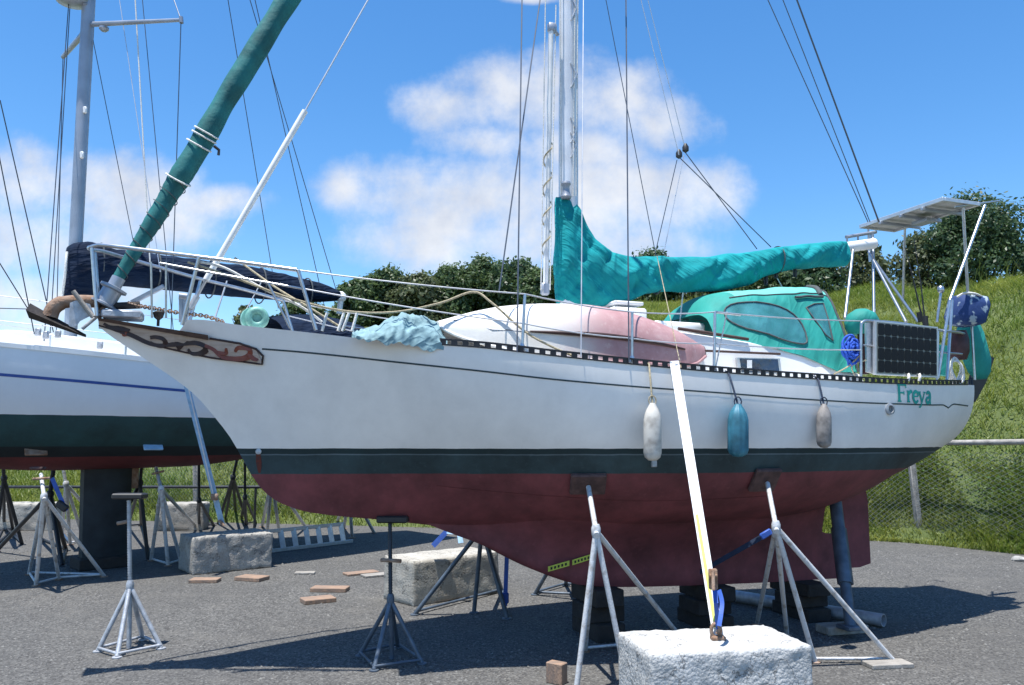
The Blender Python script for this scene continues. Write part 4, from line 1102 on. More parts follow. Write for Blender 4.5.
# ---- stern gear
S_ = 'stainless'
def strut(a_, b_, r_=.016): MB().tube([PT(*a_), PT(*b_)], r_, 8).build('frame_tube', S_, FR)
strut((985,205,-.75),(950,300,-.95)); strut((963,208,-.75),(968,296,-.6)); strut((950,300,-.95),(938,378,-.95))
strut((853,250,-.05),(845,318,-.5)); strut((873,238,.1),(874,318,-.2)); strut((869,252,.1),(906,322,-.9)); strut((874,260,.1),(918,322,-.3))
strut((905,226,.55),(903,300,.8)); strut((868,228,.5),(870,262,.5)); strut((955,207,-.75),(999,201,-.75), .012)
arch = MB(); arch.tube([PT(846,237,.2),PT(876,232,.2)], .02, 8)
for a_, b_, r_ in (((847,236.5,.2),(847,245,.2),.012),((858,235,.2),(858,243,.2),.012),((872,232,.2),(872,244,.2),.022)): arch.tube([PT(*a_), PT(*b_)], r_, 8)
arch.build('boom_gallows', 'mast_grey', FR)
# overhead panel
pA, pB = PT(857, 222.5, .42), PT(946, 203.5, -.78)
zt = (pA.z + pB.z)/2; pn = MB(); ctr_p = (pA + pB)/2 + FB.ax*.27
wl_ = (pB - pA).length
Mx = rotz(FB.ang)
pan = MB(); fr = [(0, -wl_/2, .54), (0, wl_/2, .54)]
pan.bbox(ctr_p - FB.ax*.26, (.035, wl_, .045), Mx, .004); pan.bbox(ctr_p + FB.ax*.26, (.035, wl_, .045), Mx, .004)
for d in (-wl_/2+.0175, wl_/2-.0175): pan.bbox(ctr_p + FB.ay*d, (.485, .035, .043), Mx, .004)
pan = pan.build('overhead_solar_panel', 'alu', FR, smooth=False)
MB().box(ctr_p + Vector((0,0,.012)), (.484, wl_-.071, .012), Mx).build('panel_sheet', 'panel_back', pan, smooth=False)
MB().box(ctr_p + Vector((0,0,.0205)), (.484, wl_-.071, .004), Mx).build('cells', 'pv_cell', pan, smooth=False)
brs = MB()
for d in (-.35, -.05, .25): brs.bbox(ctr_p + FB.ay*d - Vector((0,0,.045)), (.62,.035,.035), Mx, .004)
brs.bbox(ctr_p - FB.ay*.05 + FB.ax*.05 - Vector((0,0,.08)), (.16,.22,.04), Mx, .006)
brs.build('panel_bearers', 'mast_grey', pan, smooth=False)
# pushpit rails
ps = MB(); a861 = PT(861,321,-1.06)
ps.tube(catmull([PT(861,378,-1.06), PT(861,330,-1.06), PT(863,322,-1.06), PT(872,321,-1.05), PT(905,324,-1.0), PT(938,330,-.95), PT(962,333,-.7), W(9.25,0,3.06)], 5), .0145, 8)
ps.tube([PT(863,345,-1.06), PT(938,352,-.95), PT(962,354,-.7)], .010, 6); ps.tube([PT(938,330,-.95), PT(937,381,-.95)], .013, 6); ps.tube([PT(952,300,-.85), PT(947,380,-.9)], .016, 8)
ps.tube([PT(937,322,-.7), PT(941,292,-.7)], .014, 6); ps.lathe(PT(941,293,-.7), [(.02,0),(.035,.02),(.03,.07),(.01,.08)], n=10)
ps.tube([PT(970,296,-.6), PT(975,380,-.6)], .013, 6); ps.build('pushpit', S_, FR)
# side panel hung on the rail
q = [PT(x, y, -1.09) for x, y in ((875.5,320.5),(938,327),(938,377.5),(875.5,374.5))]
fr = MB(); fr.add(q + [p + FB.ay*.035 for p in q], [(0,1,2,3),(4,7,6,5),(0,4,5,1),(1,5,6,2),(2,6,7,3),(3,7,4,0)]); sp2 = fr.build('side_solar_panel', 'alu', FR, smooth=False)
cellm = MB(); NC, NR = 9, 4
def bil(u, v): return (q[0].lerp(q[1], u)).lerp(q[3].lerp(q[2], u), v)
for i in range(NC):
    for j in range(NR):
        u0, u1, v0, v1 = .03 + .94*(i+.025)/NC, .03 + .94*(i+.975)/NC, .04 + .92*(j+.018)/NR, .04 + .92*(j+.982)/NR
        cu, cv = (u1-u0)*.17, (v1-v0)*.11
        oc = [(u0+cu,v0),(u1-cu,v0),(u1,v0+cv),(u1,v1-cv),(u1-cu,v1),(u0+cu,v1),(u0,v1-cv),(u0,v0+cv)]
        cellm.add([bil(u, v) - FB.ay*.006 for u, v in oc], [tuple(range(8))])
bkp = MB(); bkp.add([bil(u, v) - FB.ay*.003 for u, v in ((.02,.025),(.98,.025),(.98,.975),(.02,.975))], [(0,1,2,3)]); 
bkp.build('panel_sheet', 'pv_line', sp2, smooth=False); cellm.build('cells', 'pv_cell', sp2, smooth=False)
pb2 = [PT(x, y, -1.04) for x, y in ((866,323),(876,321),(876,374),(867,372))]
fr = MB(); fr.add(pb2 + [p + FB.ay*.02 for p in pb2], [(0,1,2,3),(4,7,6,5),(0,4,5,1),(1,5,6,2),(2,6,7,3),(3,7,4,0)]); fr.build('mounting_board', 'alu', sp2, smooth=False)

def blob(name, mt, parent, pts, rx_t, n=16, nzs=.12, fq=3.0, root=None):
    # soft body: rings from top to bottom, each (px_left, px_right, py), depth rx_t about plane t
    m = MB(); rg = []
    for (x0, x1, y, t, dep) in pts:
        p0, p1 = PT(x0, y, t), PT(x1, y, t); c = (p0 + p1)/2; r_ = (p1 - p0).length/2; q = []
        for k_ in range(n):
            a_ = 2*math.pi*k_/n; p_ = c + (p1-p0).normalized()*math.cos(a_)*r_ + FB.ay*math.sin(a_)*dep
            d_ = noise.noise(p_*fq + Vector((1,2,3)))*nzs; p_ += (p_ - c)*d_ + Vector((0,0,d_*.05)); q.append(p_)
        rg.append(q)
    m.loft(rg); return m.build(name, mt, parent, angle=70)
# teal hooded outboard clamped on the rail ahead of the panel
om = thing('outboard_motor', 'small outboard motor under a teal canvas hood on the stern rail', 'outboard motor', PT(862, 345, -.75))
blob('canvas_hood', 'green_canvas', om, [(857,866,309.5,-.7,.05),(851,872,314,-.7,.13),(848,876,321,-.7,.15),(849,876,328,-.7,.14),(852,875,334,-.7,.12)], 0, nzs=.15, fq=5)
blob('leg', 'engine_red', om, [(858,870,332,-.7,.05),(859,869,345,-.7,.05),(860,868,374,-.7,.04)], 0)
# blue rope coil
rc = MB(); cc = PT(851, 350.5, -1.0)
for k_ in range(9):
    rr = .045 + .0115*k_; pts = [cc + FB.ax*math.cos(a_)*(rr*.62 + .012*math.sin(a_*2+k_*1.9)) + Vector((0,0,1))*math.sin(a_)*(rr*1.05 + .010*math.sin(a_*3+k_)) - FB.ay*(.02*math.sin(a_*3+k_*2) + .03*(1-k_/9)) for a_ in [2*math.pi*i/28 for i in range(28)]]
    rc.tube(pts, .0125, 6, closed=True)
rc.lathe(cc + FB.ay*.03, [(.001,0),(.08,0),(.08,.02),(.001,.02)], FB.ay, 16)
tag(rc.build('rope_coil', 'rope_blue'), 'bright blue coiled rope hanging beside the spray hood', 'rope')
# khaki lashings by the coaming
lz = MB(); lz.tube(catmull([PT(834,374,-1.0), PT(850,365,-1.02), PT(862,352,-1.05)], 6), .008, 5); lz.tube(catmull([PT(856,378,-1.0), PT(852,366,-1.02), PT(866,360,-1.05)], 6), .007, 5); lz.build('lashing', 'rope_khaki', FR)
# green cloth behind the panel, hose coil, red cushion
bgm = MB(); q_ = [PT(x, y, -.75) for x, y in ((936,344),(950,346),(949,376),(936,374))]; bgm.add(q_ + [p + FB.ay*.05 for p in q_], [(0,1,2,3),(4,7,6,5),(0,4,5,1),(1,5,6,2),(2,6,7,3),(3,7,4,0)])
bgm.build('lee_cloth', 'green_canvas', FR, smooth=False)
hc = MB(); cc = PT(956, 371, -.78)
for k_ in range(4): hc.tube([cc + FB.ax*math.cos(a_)*(.062+.012*k_) + Vector((0,0,1))*math.sin(a_)*(.105+.012*k_) - FB.ay*.02*math.sin(a_*2+k_) for a_ in [2*math.pi*i/26 for i in range(26)]], .011, 6, closed=True)
tag(hc.build('hose_coil', 'rope_white'), 'white coiled hose hung on the stern rail beside the dark engine', 'hose')
# stern motor with green cover and blue patterned bag above it
em = thing('outboard_motor', 'larger outboard motor with a green cloth cover hung over the stern', 'outboard motor', PT(972, 384, -.35))
blob('cloth_cover', 'green_canvas', em, [(961,976,322,-.35,.08),(960,980,333,-.35,.13),(963,985,346,-.35,.13),(966,988,360,-.35,.12),(971,988,372,-.35,.10),(976,985,379,-.35,.06)], 0, nzs=.25, fq=5)
blob('cowl', 'engine_red', em, [(952,964,331,-.5,.08),(951,966,340,-.5,.11),(951,966,352,-.5,.11),(953,964,360,-.5,.08)], 0)
vn = MB(); q_ = [PT(x, y, -.1) for x, y in ((978,352),(993,358),(985,382),(974,402),(966,392))]; n = len(q_)
vn.add([v - FB.ay*.02 for v in q_] + [v + FB.ay*.02 for v in q_], [tuple(range(n)), tuple(range(n,2*n))[::-1]] + [(i, i+n, (i+1)%n+n, (i+1)%n) for i in range(n)]); vn.build('lower_leg', 'black_plastic', em, smooth=False)
cb = MB(); cb.tube(catmull([PT(960,381,-.6), PT(964,392,-.55), PT(972,391,-.5), PT(971,378,-.45)], 6), .014, 6); cb.build('cable', 'black_plastic', em)
bag = thing('bag', 'blue and white patterned bag tied to the stern frame', 'bag', PT(969, 326, -.7))
bgm = MB(); rg = []
for (x0, x1, y, dep) in ((955.5,980,296.5,.06),(954.5,981,297.5,.13),(953.5,981,306,.16),(952.5,979.5,316,.16),(954,977,323.5,.15),(957,975,325.5,.10)):
    p0, p1 = PT(x0, y, -.7), PT(x1, y, -.7); c = (p0+p1)/2; r_ = (p1-p0).length/2; q = []
    for k_ in range(24):
        a_ = 2*math.pi*k_/24; cx_, sy_ = math.cos(a_), math.sin(a_); e_ = .45
        p_ = c + FB.ax*math.copysign(abs(cx_)**e_, cx_)*r_ + FB.ay*math.copysign(abs(sy_)**e_, sy_)*dep
        q.append(p_ + (p_-c)*noise.noise(p_*6)*.10 + Vector((0,0,noise.noise(p_*5+Vector((3,3,3)))*.015)))
    rg.append(q)
bgm.loft(rg); bgm.build('body', 'bag_blue', bag, angle=70)
gs_ = MB(); gs_.tube(catmull([PT(957,297,-.8), PT(965,293,-.85), PT(976,294,-.85), PT(984,298,-.8)], 5), .012, 6); gs_.build('drawstring', 'rope_white', bag)
# fishing rods and aerials
fr_ = MB(); fr_.tube([PT(926,335,-.5), PT(911,270,-.5), PT(905,247,-.5)], [.011,.006,.003], 6); fr_.tube([PT(919,312,-.52), PT(921,322,-.52)], .03, 8)
tag(fr_.build('fishing_rod', 'black_plastic'), 'dark fishing rod standing behind the side solar panel, the more slanted of the two', 'fishing rod', 'fishing rods at the stern')
fr_ = MB(); fr_.tube([PT(926,332,-.6), PT(921,285,-.6), PT(914,240,-.6)], [.010,.006,.003], 6); fr_.tube([PT(925,316,-.62), PT(926,326,-.62)], .028, 8)
tag(fr_.build('fishing_rod', 'black_plastic'), 'dark fishing rod standing behind the side solar panel, the more upright of the two', 'fishing rod', 'fishing rods at the stern')
cl_ = MB()
for x in (908, 919): cl_.tube(catmull([PT(x-1,372,-1.03), PT(x+1,376,-1.12), PT(x,381,-1.12)], 5), .014, 6)
cl_.build('rope_hitches', 'rope_white', FR)

# ================================================================== things on and against the boat
# upturned dinghy on the side deck
dn0, dn1 = PT(437, 322, -.55), PT(703, 352, -.86)
dg = thing('dinghy', 'upturned white dinghy with faded red bottom lying on the side deck', 'dinghy', (dn0+dn1)/2 - Vector((0,0,.12)), math.atan2((dn1-dn0).y, (dn1-dn0).x))
dax = (dn1 - dn0).normalized(); dl = (dn1 - dn0).length; daY = Vector((-dax.y, dax.x, 0)).normalized()
def on_plane(px, py):   # height above the dinghy axis plane
    t = -.70; a, z = FB.at(px, py, t); return a, z
DT = [(437,321),(450,317.5),(475,311),(505,306),(540,304),(575,304.5),(610,309),(645,319),(675,331),(692,339),(704,345)]
DB = [(437,328),(450,337),(475,346),(505,353),(540,358),(575,361),(610,364),(645,366),(672,367),(690,364),(704,357)]
rg = []; drim = []
for i in range(41):
    px = lerp(437, 704, i/40); f = i/40
    tt = lerp(-.52, -.80, f); a, z1 = FB.at(px, interp(DT, px), tt - .05); a2, z0 = FB.at(px, interp(DB, px), tt - .25*math.sin(math.pi*min(1,max(.05,f))))
    wd = .40 * (math.sin(math.pi * (f*.90 + .04)) ** .55) * (1 if f < .9 else lerp(1, .45, (f-.9)/.1)); q = []
    for k_ in range(17):
        th = math.pi*k_/16; c, s_ = math.cos(th), math.sin(th)
        q.append(W(a, tt - wd*math.copysign(abs(c)**.75, c), z0 + (z1-z0)*(abs(s_)**.72)))
    rg.append(q); drim.append((q[0], q[16], (q[1]+q[2])/2, q[4]))
m = MB(); m.loft(rg, closed=False); nn = len(rg[0]); m.add(rg[-1], [tuple(range(nn))]); m.add(rg[0], [tuple(range(nn))[::-1]])
shell = m.build('shell', 'dinghy_paint', dg, angle=60)
stp = MB(); stp.tube([r_[2] - FB.ay*.008 - Vector((0,0,.0)) for r_ in drim[12:36]], [.008 + .016*math.sin(math.pi*i/23) for i in range(24)], 6); stp.build('rubbing_strake', 'scroll_dark', dg)
stp = MB(); stp.tube([r_[0] for r_ in drim], .014, 6); stp.tube([r_[1] for r_ in drim], .014, 6); stp.build('gunwale', 'dinghy_paint', dg)
stp = MB(); stp.tube([drim[2][3], drim[7][2], drim[12][2]], .007, 5); stp.build('grab_line', 'wire', dg)
tp = MB(); cc = sum((Vector(v) for v in rg[-1]), Vector())/nn
tp.loft([[cc + (v-cc)*k_ + FB.ax*o_ for v in rg[-1]] for k_, o_ in ((1.0,.004),(.9,.012),(.8,.004))], closed=True, caps=True); tp.build('bow_pad', 'fender_dirty', dg)
# crumpled pale teal cloth
cm = MB(); NXc, NYc = 80, 44; gq = []
CTY = [(352,331),(365,327),(378,323),(392,316),(406,310.5),(416,311.5),(425,315),(436,322),(447,339)]
for i in range(NXc+1):
    px = lerp(352, 447, i/NXc); row = []
    yt = interp(CTY, px); yb = lerp(336, 348, i/NXc)
    for j in range(NYc+1):
        u = j/NYc; th = math.pi*u*.95
        tt = -.62 - .32*math.cos(th) + 0; yy_ = lerp(yb, yt, math.sin(th)**.7)
        p = PT(px, yy_, max(tt, -1.05) if True else tt)
        nn_ = (1-abs(noise.noise(Vector((px*.05+u*2, u*3.5-px*.03, 1)))))**2*.05 + (1-abs(noise.noise(Vector((px*.11-u*2, u*6, 4)))))**2*.03 - .05
        row.append(p + Vector((0,0,-.03 + nn_)) - FB.ay*(nn_*.6))
    gq.append(row)
cm.loft(gq, closed=False); tag(cm.build('cloth', 'teal_cloth', angle=80), 'crumpled pale teal cloth draped over the foredeck edge ahead of the dinghy', 'cloth')
# round pale green float at the bow
gb = MB(); cc = PT(257, 318, -.30); gb.tube([cc + FB.ax*math.cos(a_)*.062 + Vector((0,0,1))*math.sin(a_)*.062 for a_ in [2*math.pi*i/24 for i in range(24)]], .034, 10, closed=True)
gb.lathe(cc - FB.ax*.03 + FB.ay*.03, [(.001,0),(.09,0),(.10,.05),(.07,.12),(.001,.13)], FB.ay, 18); gb.tube([cc - FB.ay*.01, cc + FB.ay*.03], .03, 10)
tag(gb.build('hose_reel', 'buoy_green'), 'pale green round reel lying on the foredeck', 'reel')

# fenders
def fender(px, ytop, ybot, wpx, mt, rope_top, label, ribs=0, rope='rope_khaki', hook=None):
    base = ON(px, ybot, .0)[0]; _, a, z1 = ON(px, ybot, 0); _, a0, z0 = ON(px, ytop, 0)
    hmax = max(FB.half(a, z1), FB.half(a, z0)); Y = (ON(px, (ytop+ybot)/2, 0)[0]).y; r_ = wpx/2*Y/F*.97; t = -(hmax + r_ + .012)
    pb_, pt_ = PT(px, ybot, t), PT(px, ytop, t); H = (pt_ - pb_).length; up = (pt_ - pb_).normalized()
    f = thing('fender', label, 'fender', pb_, 0, 'fenders hanging on the near side')
    rad = (lambda u: 1 + .05*math.cos(u*2*math.pi*ribs)) if ribs else None
    MB().lathe(pb_, [(.001,0),(r_*.45,.004),(r_*.85,H*.06),(r_,H*.14),(r_*1.0,H*.5),(r_*.99,H*.70),(r_*.84,H*.82),(r_*.62,H*.90),(r_*.40,H*.96),(r_*.3,H),(.001,H)], up, 40 if ribs else 22, rad=rad).build('body', mt, f, angle=60)
    rp = MB(); top = PT(rope_top[0], rope_top[1], edge_t(*rope_top) - .07); rp.tube([pt_ - up*.01, pt_.lerp(top, .5), top, top + FB.ay*.05 + Vector((0,0,.03))], .0085, 6)
    rp.tube([pt_ + Vector((math.cos(a_)*.03, 0, .02+math.sin(a_)*.04)) for a_ in [i*math.pi/5 for i in range(10)]], .006, 5, closed=True)
    rp.build('lanyard', rope, f)
fender(652.5, 403, 461, 18, 'fender_white', (649,364), 'white cylindrical fender with grey scuffs, first from the bow')
fender(738, 404, 457, 20, 'fender_teal', (729,374), 'ribbed teal blue fender hanging next to the white strap', ribs=10, rope='strap_dark')
fender(824, 404, 448, 14.5, 'fender_dirty', (818,379), 'dirty beige fender nearest to the stern', rope='strap_dark')

# ================================================================== concrete blocks
def block(name, c, L_, D_, H_, ang, mt, label, rough=.02, group='concrete anchor blocks', seed=0, res=.035, skew=0):
    nx, ny, nz_ = max(4, int(L_/res)), max(4, int(D_/res)), max(4, int(H_/res)); m = MB(); idx = {}
    Mx = rotz(ang); c = Vector(c); vs, fs = [], []
    def vert(i, j, k_):
        key = (i, j, k_)
        if key in idx: return idx[key]
        p = Vector(((i/nx-.5)*L_, (j/ny-.5)*D_, k_/nz_*H_)); p.x += skew * p.y
        q = p*1.0 + Vector((seed*13.1, seed*7.7, 0))
        d = Vector((noise.noise(q*9), noise.noise(q*9+Vector((40,0,0))), noise.noise(q*9+Vector((0,40,0)))))*rough + Vector((noise.noise(q*26), noise.noise(q*26+Vector((40,0,0))), noise.noise(q*26+Vector((0,40,0)))))*rough*.55 + Vector((noise.noise(q*2.2), noise.noise(q*2.2+Vector((9,0,0))), noise.noise(q*2.2+Vector((0,9,0)))))*rough*.7
        # worn, rounded edges and corners
        e = [abs(p.x)/(L_/2), abs(p.y)/(D_/2), abs(p.z-H_/2)/(H_/2)]; near = sorted(((1-e[0])*L_/2, (1-e[1])*D_/2, (1-e[2])*H_/2))
        if near[1] < .03: p = p + (Vector((0,0,H_/2)) - p).normalized() * (.03 - near[1]) * .40
        if k_ == 0: d.z = 0
        idx[key] = len(vs); vs.append(c + Mx @ (p + d)); return idx[key]
    for i in range(nx):
        for j in range(ny):
            fs.append((vert(i,j,nz_), vert(i+1,j,nz_), vert(i+1,j+1,nz_), vert(i,j+1,nz_)))
            fs.append((vert(i,j,0), vert(i,j+1,0), vert(i+1,j+1,0), vert(i+1,j,0)))
    for i in range(nx):
        for k_ in range(nz_):
            fs.append((vert(i,0,k_), vert(i+1,0,k_), vert(i+1,0,k_+1), vert(i,0,k_+1)))
            fs.append((vert(i,ny,k_), vert(i,ny,k_+1), vert(i+1,ny,k_+1), vert(i+1,ny,k_)))
    for j in range(ny):
        for k_ in range(nz_):
            fs.append((vert(0,j,k_), vert(0,j,k_+1), vert(0,j+1,k_+1), vert(0,j+1,k_)))
            fs.append((vert(nx,j,k_), vert(nx,j+1,k_), vert(nx,j+1,k_+1), vert(nx,j,k_+1)))
    m.v = vs; m.f = fs; m.m = [0]*len(fs)
    return tag(m.build(name, mt, angle=70), label, 'concrete block', group)
fbA = R(12); fbc = Vector((1.285, 5.34, -.02))
block('concrete_block', fbc, 1.07, .60, .57, fbA, 'concrete_white', 'large rough white concrete block in front, the white strap tied to its top', .009, seed=1, res=.022)
u = Vector((math.cos(R(41)), math.sin(R(41)), 0)); v = Vector((-u.y, u.x, 0)); cc = G(413, 607) + u*.62 + v*.31
block('concrete_block', cc, 1.24, .62, .49, R(41), 'concrete_cream', 'long cream concrete block behind the dark stand under the bow', .007, seed=2)
u = Vector((math.cos(R(46)), math.sin(R(46)), 0)); v = Vector((-u.y, u.x, 0)); cc = G(201, 575) + u*.50 + v*.30
block('concrete_block', cc, 1.12, .66, .50, R(38), 'concrete_grey', 'cracked grey concrete block with a pale blue strap tied to it', .013, seed=3, res=.028)
cc = G(176, 531) + Vector((0,.3,0)); block('concrete_block', cc, .95, .55, .55, R(8), 'concrete_grey', 'small grey concrete block in the shade behind the cracked one', .014, seed=4, res=.05)
cc = G(16, 531) + Vector((0,.3,0)); block('concrete_block', cc, 1.2, .55, .55, R(4), 'concrete_cream', 'pale concrete block at the far left edge under the red keel bottom', .014, seed=5, res=.05)

# ================================================================== boat stands
def stand(label, feet, apex, top, r_, mt, pad=None, bars=True, post=None, skipbars=(), handle=None, group='boat stands', screw='galv', pad_mat='pad_ply', plate_z=0, cat='boat stand'):
    c = Vector((sum(f.x for f in feet)/len(feet), sum(f.y for f in feet)/len(feet), 0))
    s_ = thing('boat_stand', label, cat, c, 0, group)
    for f in feet:
        d = (f - apex); MB().tube([apex + d*.0, f + Vector((0,0,.012))], r_, 10).build('leg', mt, s_)
    if bars:
        n = len(feet)
        for i in range(n):
            if i in skipbars: continue
            a_, b_ = feet[i], feet[(i+1)%n]; MB().tube([a_ + Vector((0,0,.035)), b_ + Vector((0,0,.035))], r_*.62, 8).build('base_bar', mt, s_)
    if post: MB().tube([apex, post + Vector((0,0,.01))], r_*1.05, 10).build('post', mt, s_)
    a_ = apex - (top-apex).normalized()*.05; nn_ = max(8, int((top-a_).length/.011))
    MB().tube([a_.lerp(top, i/nn_) for i in range(nn_+1)], [r_*(1.02 if i % 2 else .80) for i in range(nn_+1)], 10).build('screw', mt if screw in ('galv','thin') else screw, s_)
    for f in feet: MB().lathe(f + Vector((0,0,.001)), [(.001,0),(r_*2.1,0),(r_*2.1,.010),(r_*1.3,.014),(.001,.014)], n=12).build('foot_plate', 'rust' if mt == 'galv_pale' else mt, s_)
    cl_ = MB(); cl_.lathe(apex - Vector((0,0,.05)), [(r_*1.3,0),(r_*1.7,.03),(r_*1.7,.07),(r_*1.2,.10)], n=12); cl_.build('collar', mt, s_)
    if handle: MB().tube(handle, .016, 8).build('handle', 'rust', s_)
    if pad:
        ctr_, sz, M_ = pad; MB().bbox(ctr_, sz, M_, .012).build('pad', pad_mat, s_, smooth=False)
    return s_
def hull_pad(px, py, off=.03):
    # board lying against the near bilge at a pixel
    p, a, z = ON(px, py, off)
    p1 = W(a+.05, -FB.half(a+.05, z), z); p2 = W(a, -FB.half(a, z+.05), z+.05); p0 = W(a, -FB.half(a, z), z)
    n_ = (p1 - p0).cross(p2 - p0).normalized()
    if n_.dot(FB.ay) > 0: n_ = -n_
    x_ = (p1 - p0).normalized(); y_ = n_.cross(x_).normalized()
    return p, Matrix((x_, y_, n_)).transposed(), n_
# 1 loose stand at left
mid = (G(117,657)+G(160,648)+G(98,651)+G(143,640))/4
Yc = mid.y
p495 = P(130, 495, Yc)
stand('short grey stand standing alone on the gravel at left, its pad holding up nothing', [G(98,652), G(117,658), G(161,649), G(143,640)], P(130,586,Yc), P(129,500,Yc), .020, 'galv', (P(130,496,Yc), (.28,.13,.05), None), post=mid + Vector((0,-.02,0)), handle=[P(117,523.5,Yc), P(130,521,Yc+.02)], pad_mat='black_plastic')
# 2 black stand under the forefoot
mid = (G(374,671)+G(422,664)+G(392,648)+G(362,655))/4; Yc = 7.08
stand('dark stand with a black post holding up the forefoot of the front boat', [G(374,671), G(422,664), G(398,648), G(360,656)], P(390.5,600,Yc-.2), P(390,523,Yc-.02), .019, 'dark_post', (P(393,519,Yc), (.27,.14,.06), None), post=G(392,660), handle=[P(381,560,Yc-.15), P(401,561,Yc-.2)], screw='black_steel', pad_mat='black_plastic')
# 3 front stand
pp_, Mp, n_ = hull_pad(588, 484)
pad3 = (pp_, (.30,.22,.045), Mp); ap = P(596, 531, 6.1)
stand('tall pale stand with splayed legs in front, pressed on the red hull amidships', [G(576,694), G(628,690), G(684,643), G(585,652)], ap, pp_ + n_*.04, .021, 'galv_pale', pad3, skipbars=(0,1,3), handle=None)
# 4 right stand
pp_, Mp, n_ = hull_pad(765, 480)
stand('tall pale stand near the rudder, one foot resting on a grey plank', [G(757,625), G(787,636), G(815,663), G(894,663)], P(776,527,6.55), pp_ + n_*.04, .021, 'galv_pale', (pp_, (.26,.24,.045), Mp), skipbars=(0,1,3))
# far side stands of the front boat
stand('dark stand on the far side of the front boat behind the cream block', [G(415,615), G(474,613), G(507,619), G(502,592)], P(482,528,8.6), P(500,500,8.6), .024, 'dark_post', skipbars=(0,1))
stand('dark stand on the far side mostly hidden behind the tall pale one amidships', [G(535,595), G(577,597), G(612,592), G(566,586)], P(566,540,9.4), P(572,505,9.3), .024, 'dark_post', skipbars=())
# neighbour's stands
gl = 'stands under the neighbouring boat'
stand('white tripod stand at far left, nearest of those under the neighbouring boat', [G(44,615/6.2+488), G(59,581), G(104,578), G(30,576)] if False else [G(36,586), G(59,580), G(104,577), G(29,575)], P(44,497,9.75), P(41,474,10.1), .024, 'galv_pale', (P(38,468,10.15), (.16,.10,.03), None), group=gl, handle=[P(33,479,9.9), P(50,478,9.9)])
stand('pale stand behind the short grey stand, under the neighbouring boat', [G(151,561), G(168,566), G(181,562), G(197,528)], P(161,489,11.6), P(156,468,12.0), .026, 'galv_pale', (P(154,462,12.0), (.18,.12,.03), None), group=gl, skipbars=(2,3), handle=[P(152,474,11.8), P(164,471,11.8)])
stand('pale stand further back beside the dark fin keel', [G(70,545), G(84,541), G(108,532), G(62,534)], P(66,484,13.4), P(62,462,13.4), .028, 'galv_pale', group=gl, skipbars=(2,))
stand('dark stand at the left edge with a crossed leg', [G(-6,548), G(13,531), G(22,545), G(4,528)], P(4,478,13.8), P(3,462,13.6), .030, 'black_steel', group=gl)
stand('dark stand with a slanted leg under the red end of the neighbouring hull', [G(-4,552), G(62,566), G(66,551), G(40,540)], P(50,494,12.4), P(54,466,12.6), .034, 'black_steel', group=gl, skipbars=(0,3))
stand('dark stand crossing behind the loose grey stand', [G(128,527), G(104,556), G(148,560), G(141,526)], P(140,483,12.6), P(142,462,12.6), .028, 'black_steel', group=gl, skipbars=(0,1))
stand('dark stand just behind the strap of the cracked block', [G(199,528), G(214,526), G(196,519)], P(199,500,14.7), P(199,462,14.5), .026, 'black_steel', group=gl, post=G(199,526))
stand('dark triangular stand seen beside the bow of the front boat', [G(218,524), G(225,521), G(247,523), G(236,518)], P(233,477,15.3), P(238,455,15.2), .030, 'black_steel', group=gl)
stand('dark upright stand touching the outline of the front bow', [G(246,525), G(256,523), G(241,520)], P(245,497,15.2), P(245,462,15.0), .026, 'black_steel', group=gl, post=G(246,524))
stand('pale stand seen below the forefoot above the ladder', [G(267,534), G(279,532), G(306,528), G(262,527)], P(272,478,13.8), P(272,455,13.8), .030, 'galv_pale', group=gl, skipbars=(0,1,2,3))
stand('pale stand whose feet show below the red hull at the end of the ladder', [G(374,533), G(344,529), G(337,523), G(352,538)], P(349,488,14.0), P(349,470,14.0), .030, 'galv_pale', group=gl, skipbars=(0,1,2,3))

# stern prop: steel post on a plank
pr0 = G(851, 629, .08); ptp = PT(834, 490, -.30)
pst = thing('steel_prop', 'dark grey steel prop under the stern beside the rudder', 'prop', (pr0.x, pr0.y, .08))
dv = ptp - pr0
MB().tube([pr0, pr0 + dv*.36], .052, 12).build('base_tube', 'dark_post', pst)
m = MB(); m.tube([pr0 + dv*.30, pr0 + dv*.70], .075, 6); m.build('sleeve', 'dark_post', pst)
m = MB(); m.tube([pr0 + dv*.66, pr0 + dv*.985], .062, 12); m.build('upper_tube', 'dark_post', pst)
m = MB(); m.bbox(pr0 + dv*.985, (.20,.18,.04), rotz(FB.ang), .01); m.build('head_plate', 'dark_post', pst)
m = MB(); m.bbox(pr0 + Vector((0,0,.02)), (.20,.18,.04), rotz(FB.ang), .008); m.build('foot_plate', 'dark_post', pst)
tag(MB().bbox(G(847,634) + Vector((-.02,.06,.04)), (.44,.20,.075), rotz(R(14)), .006).build('plank', 'plank_grey', smooth=False), 'grey plank under the steel prop by the rudder', 'plank')
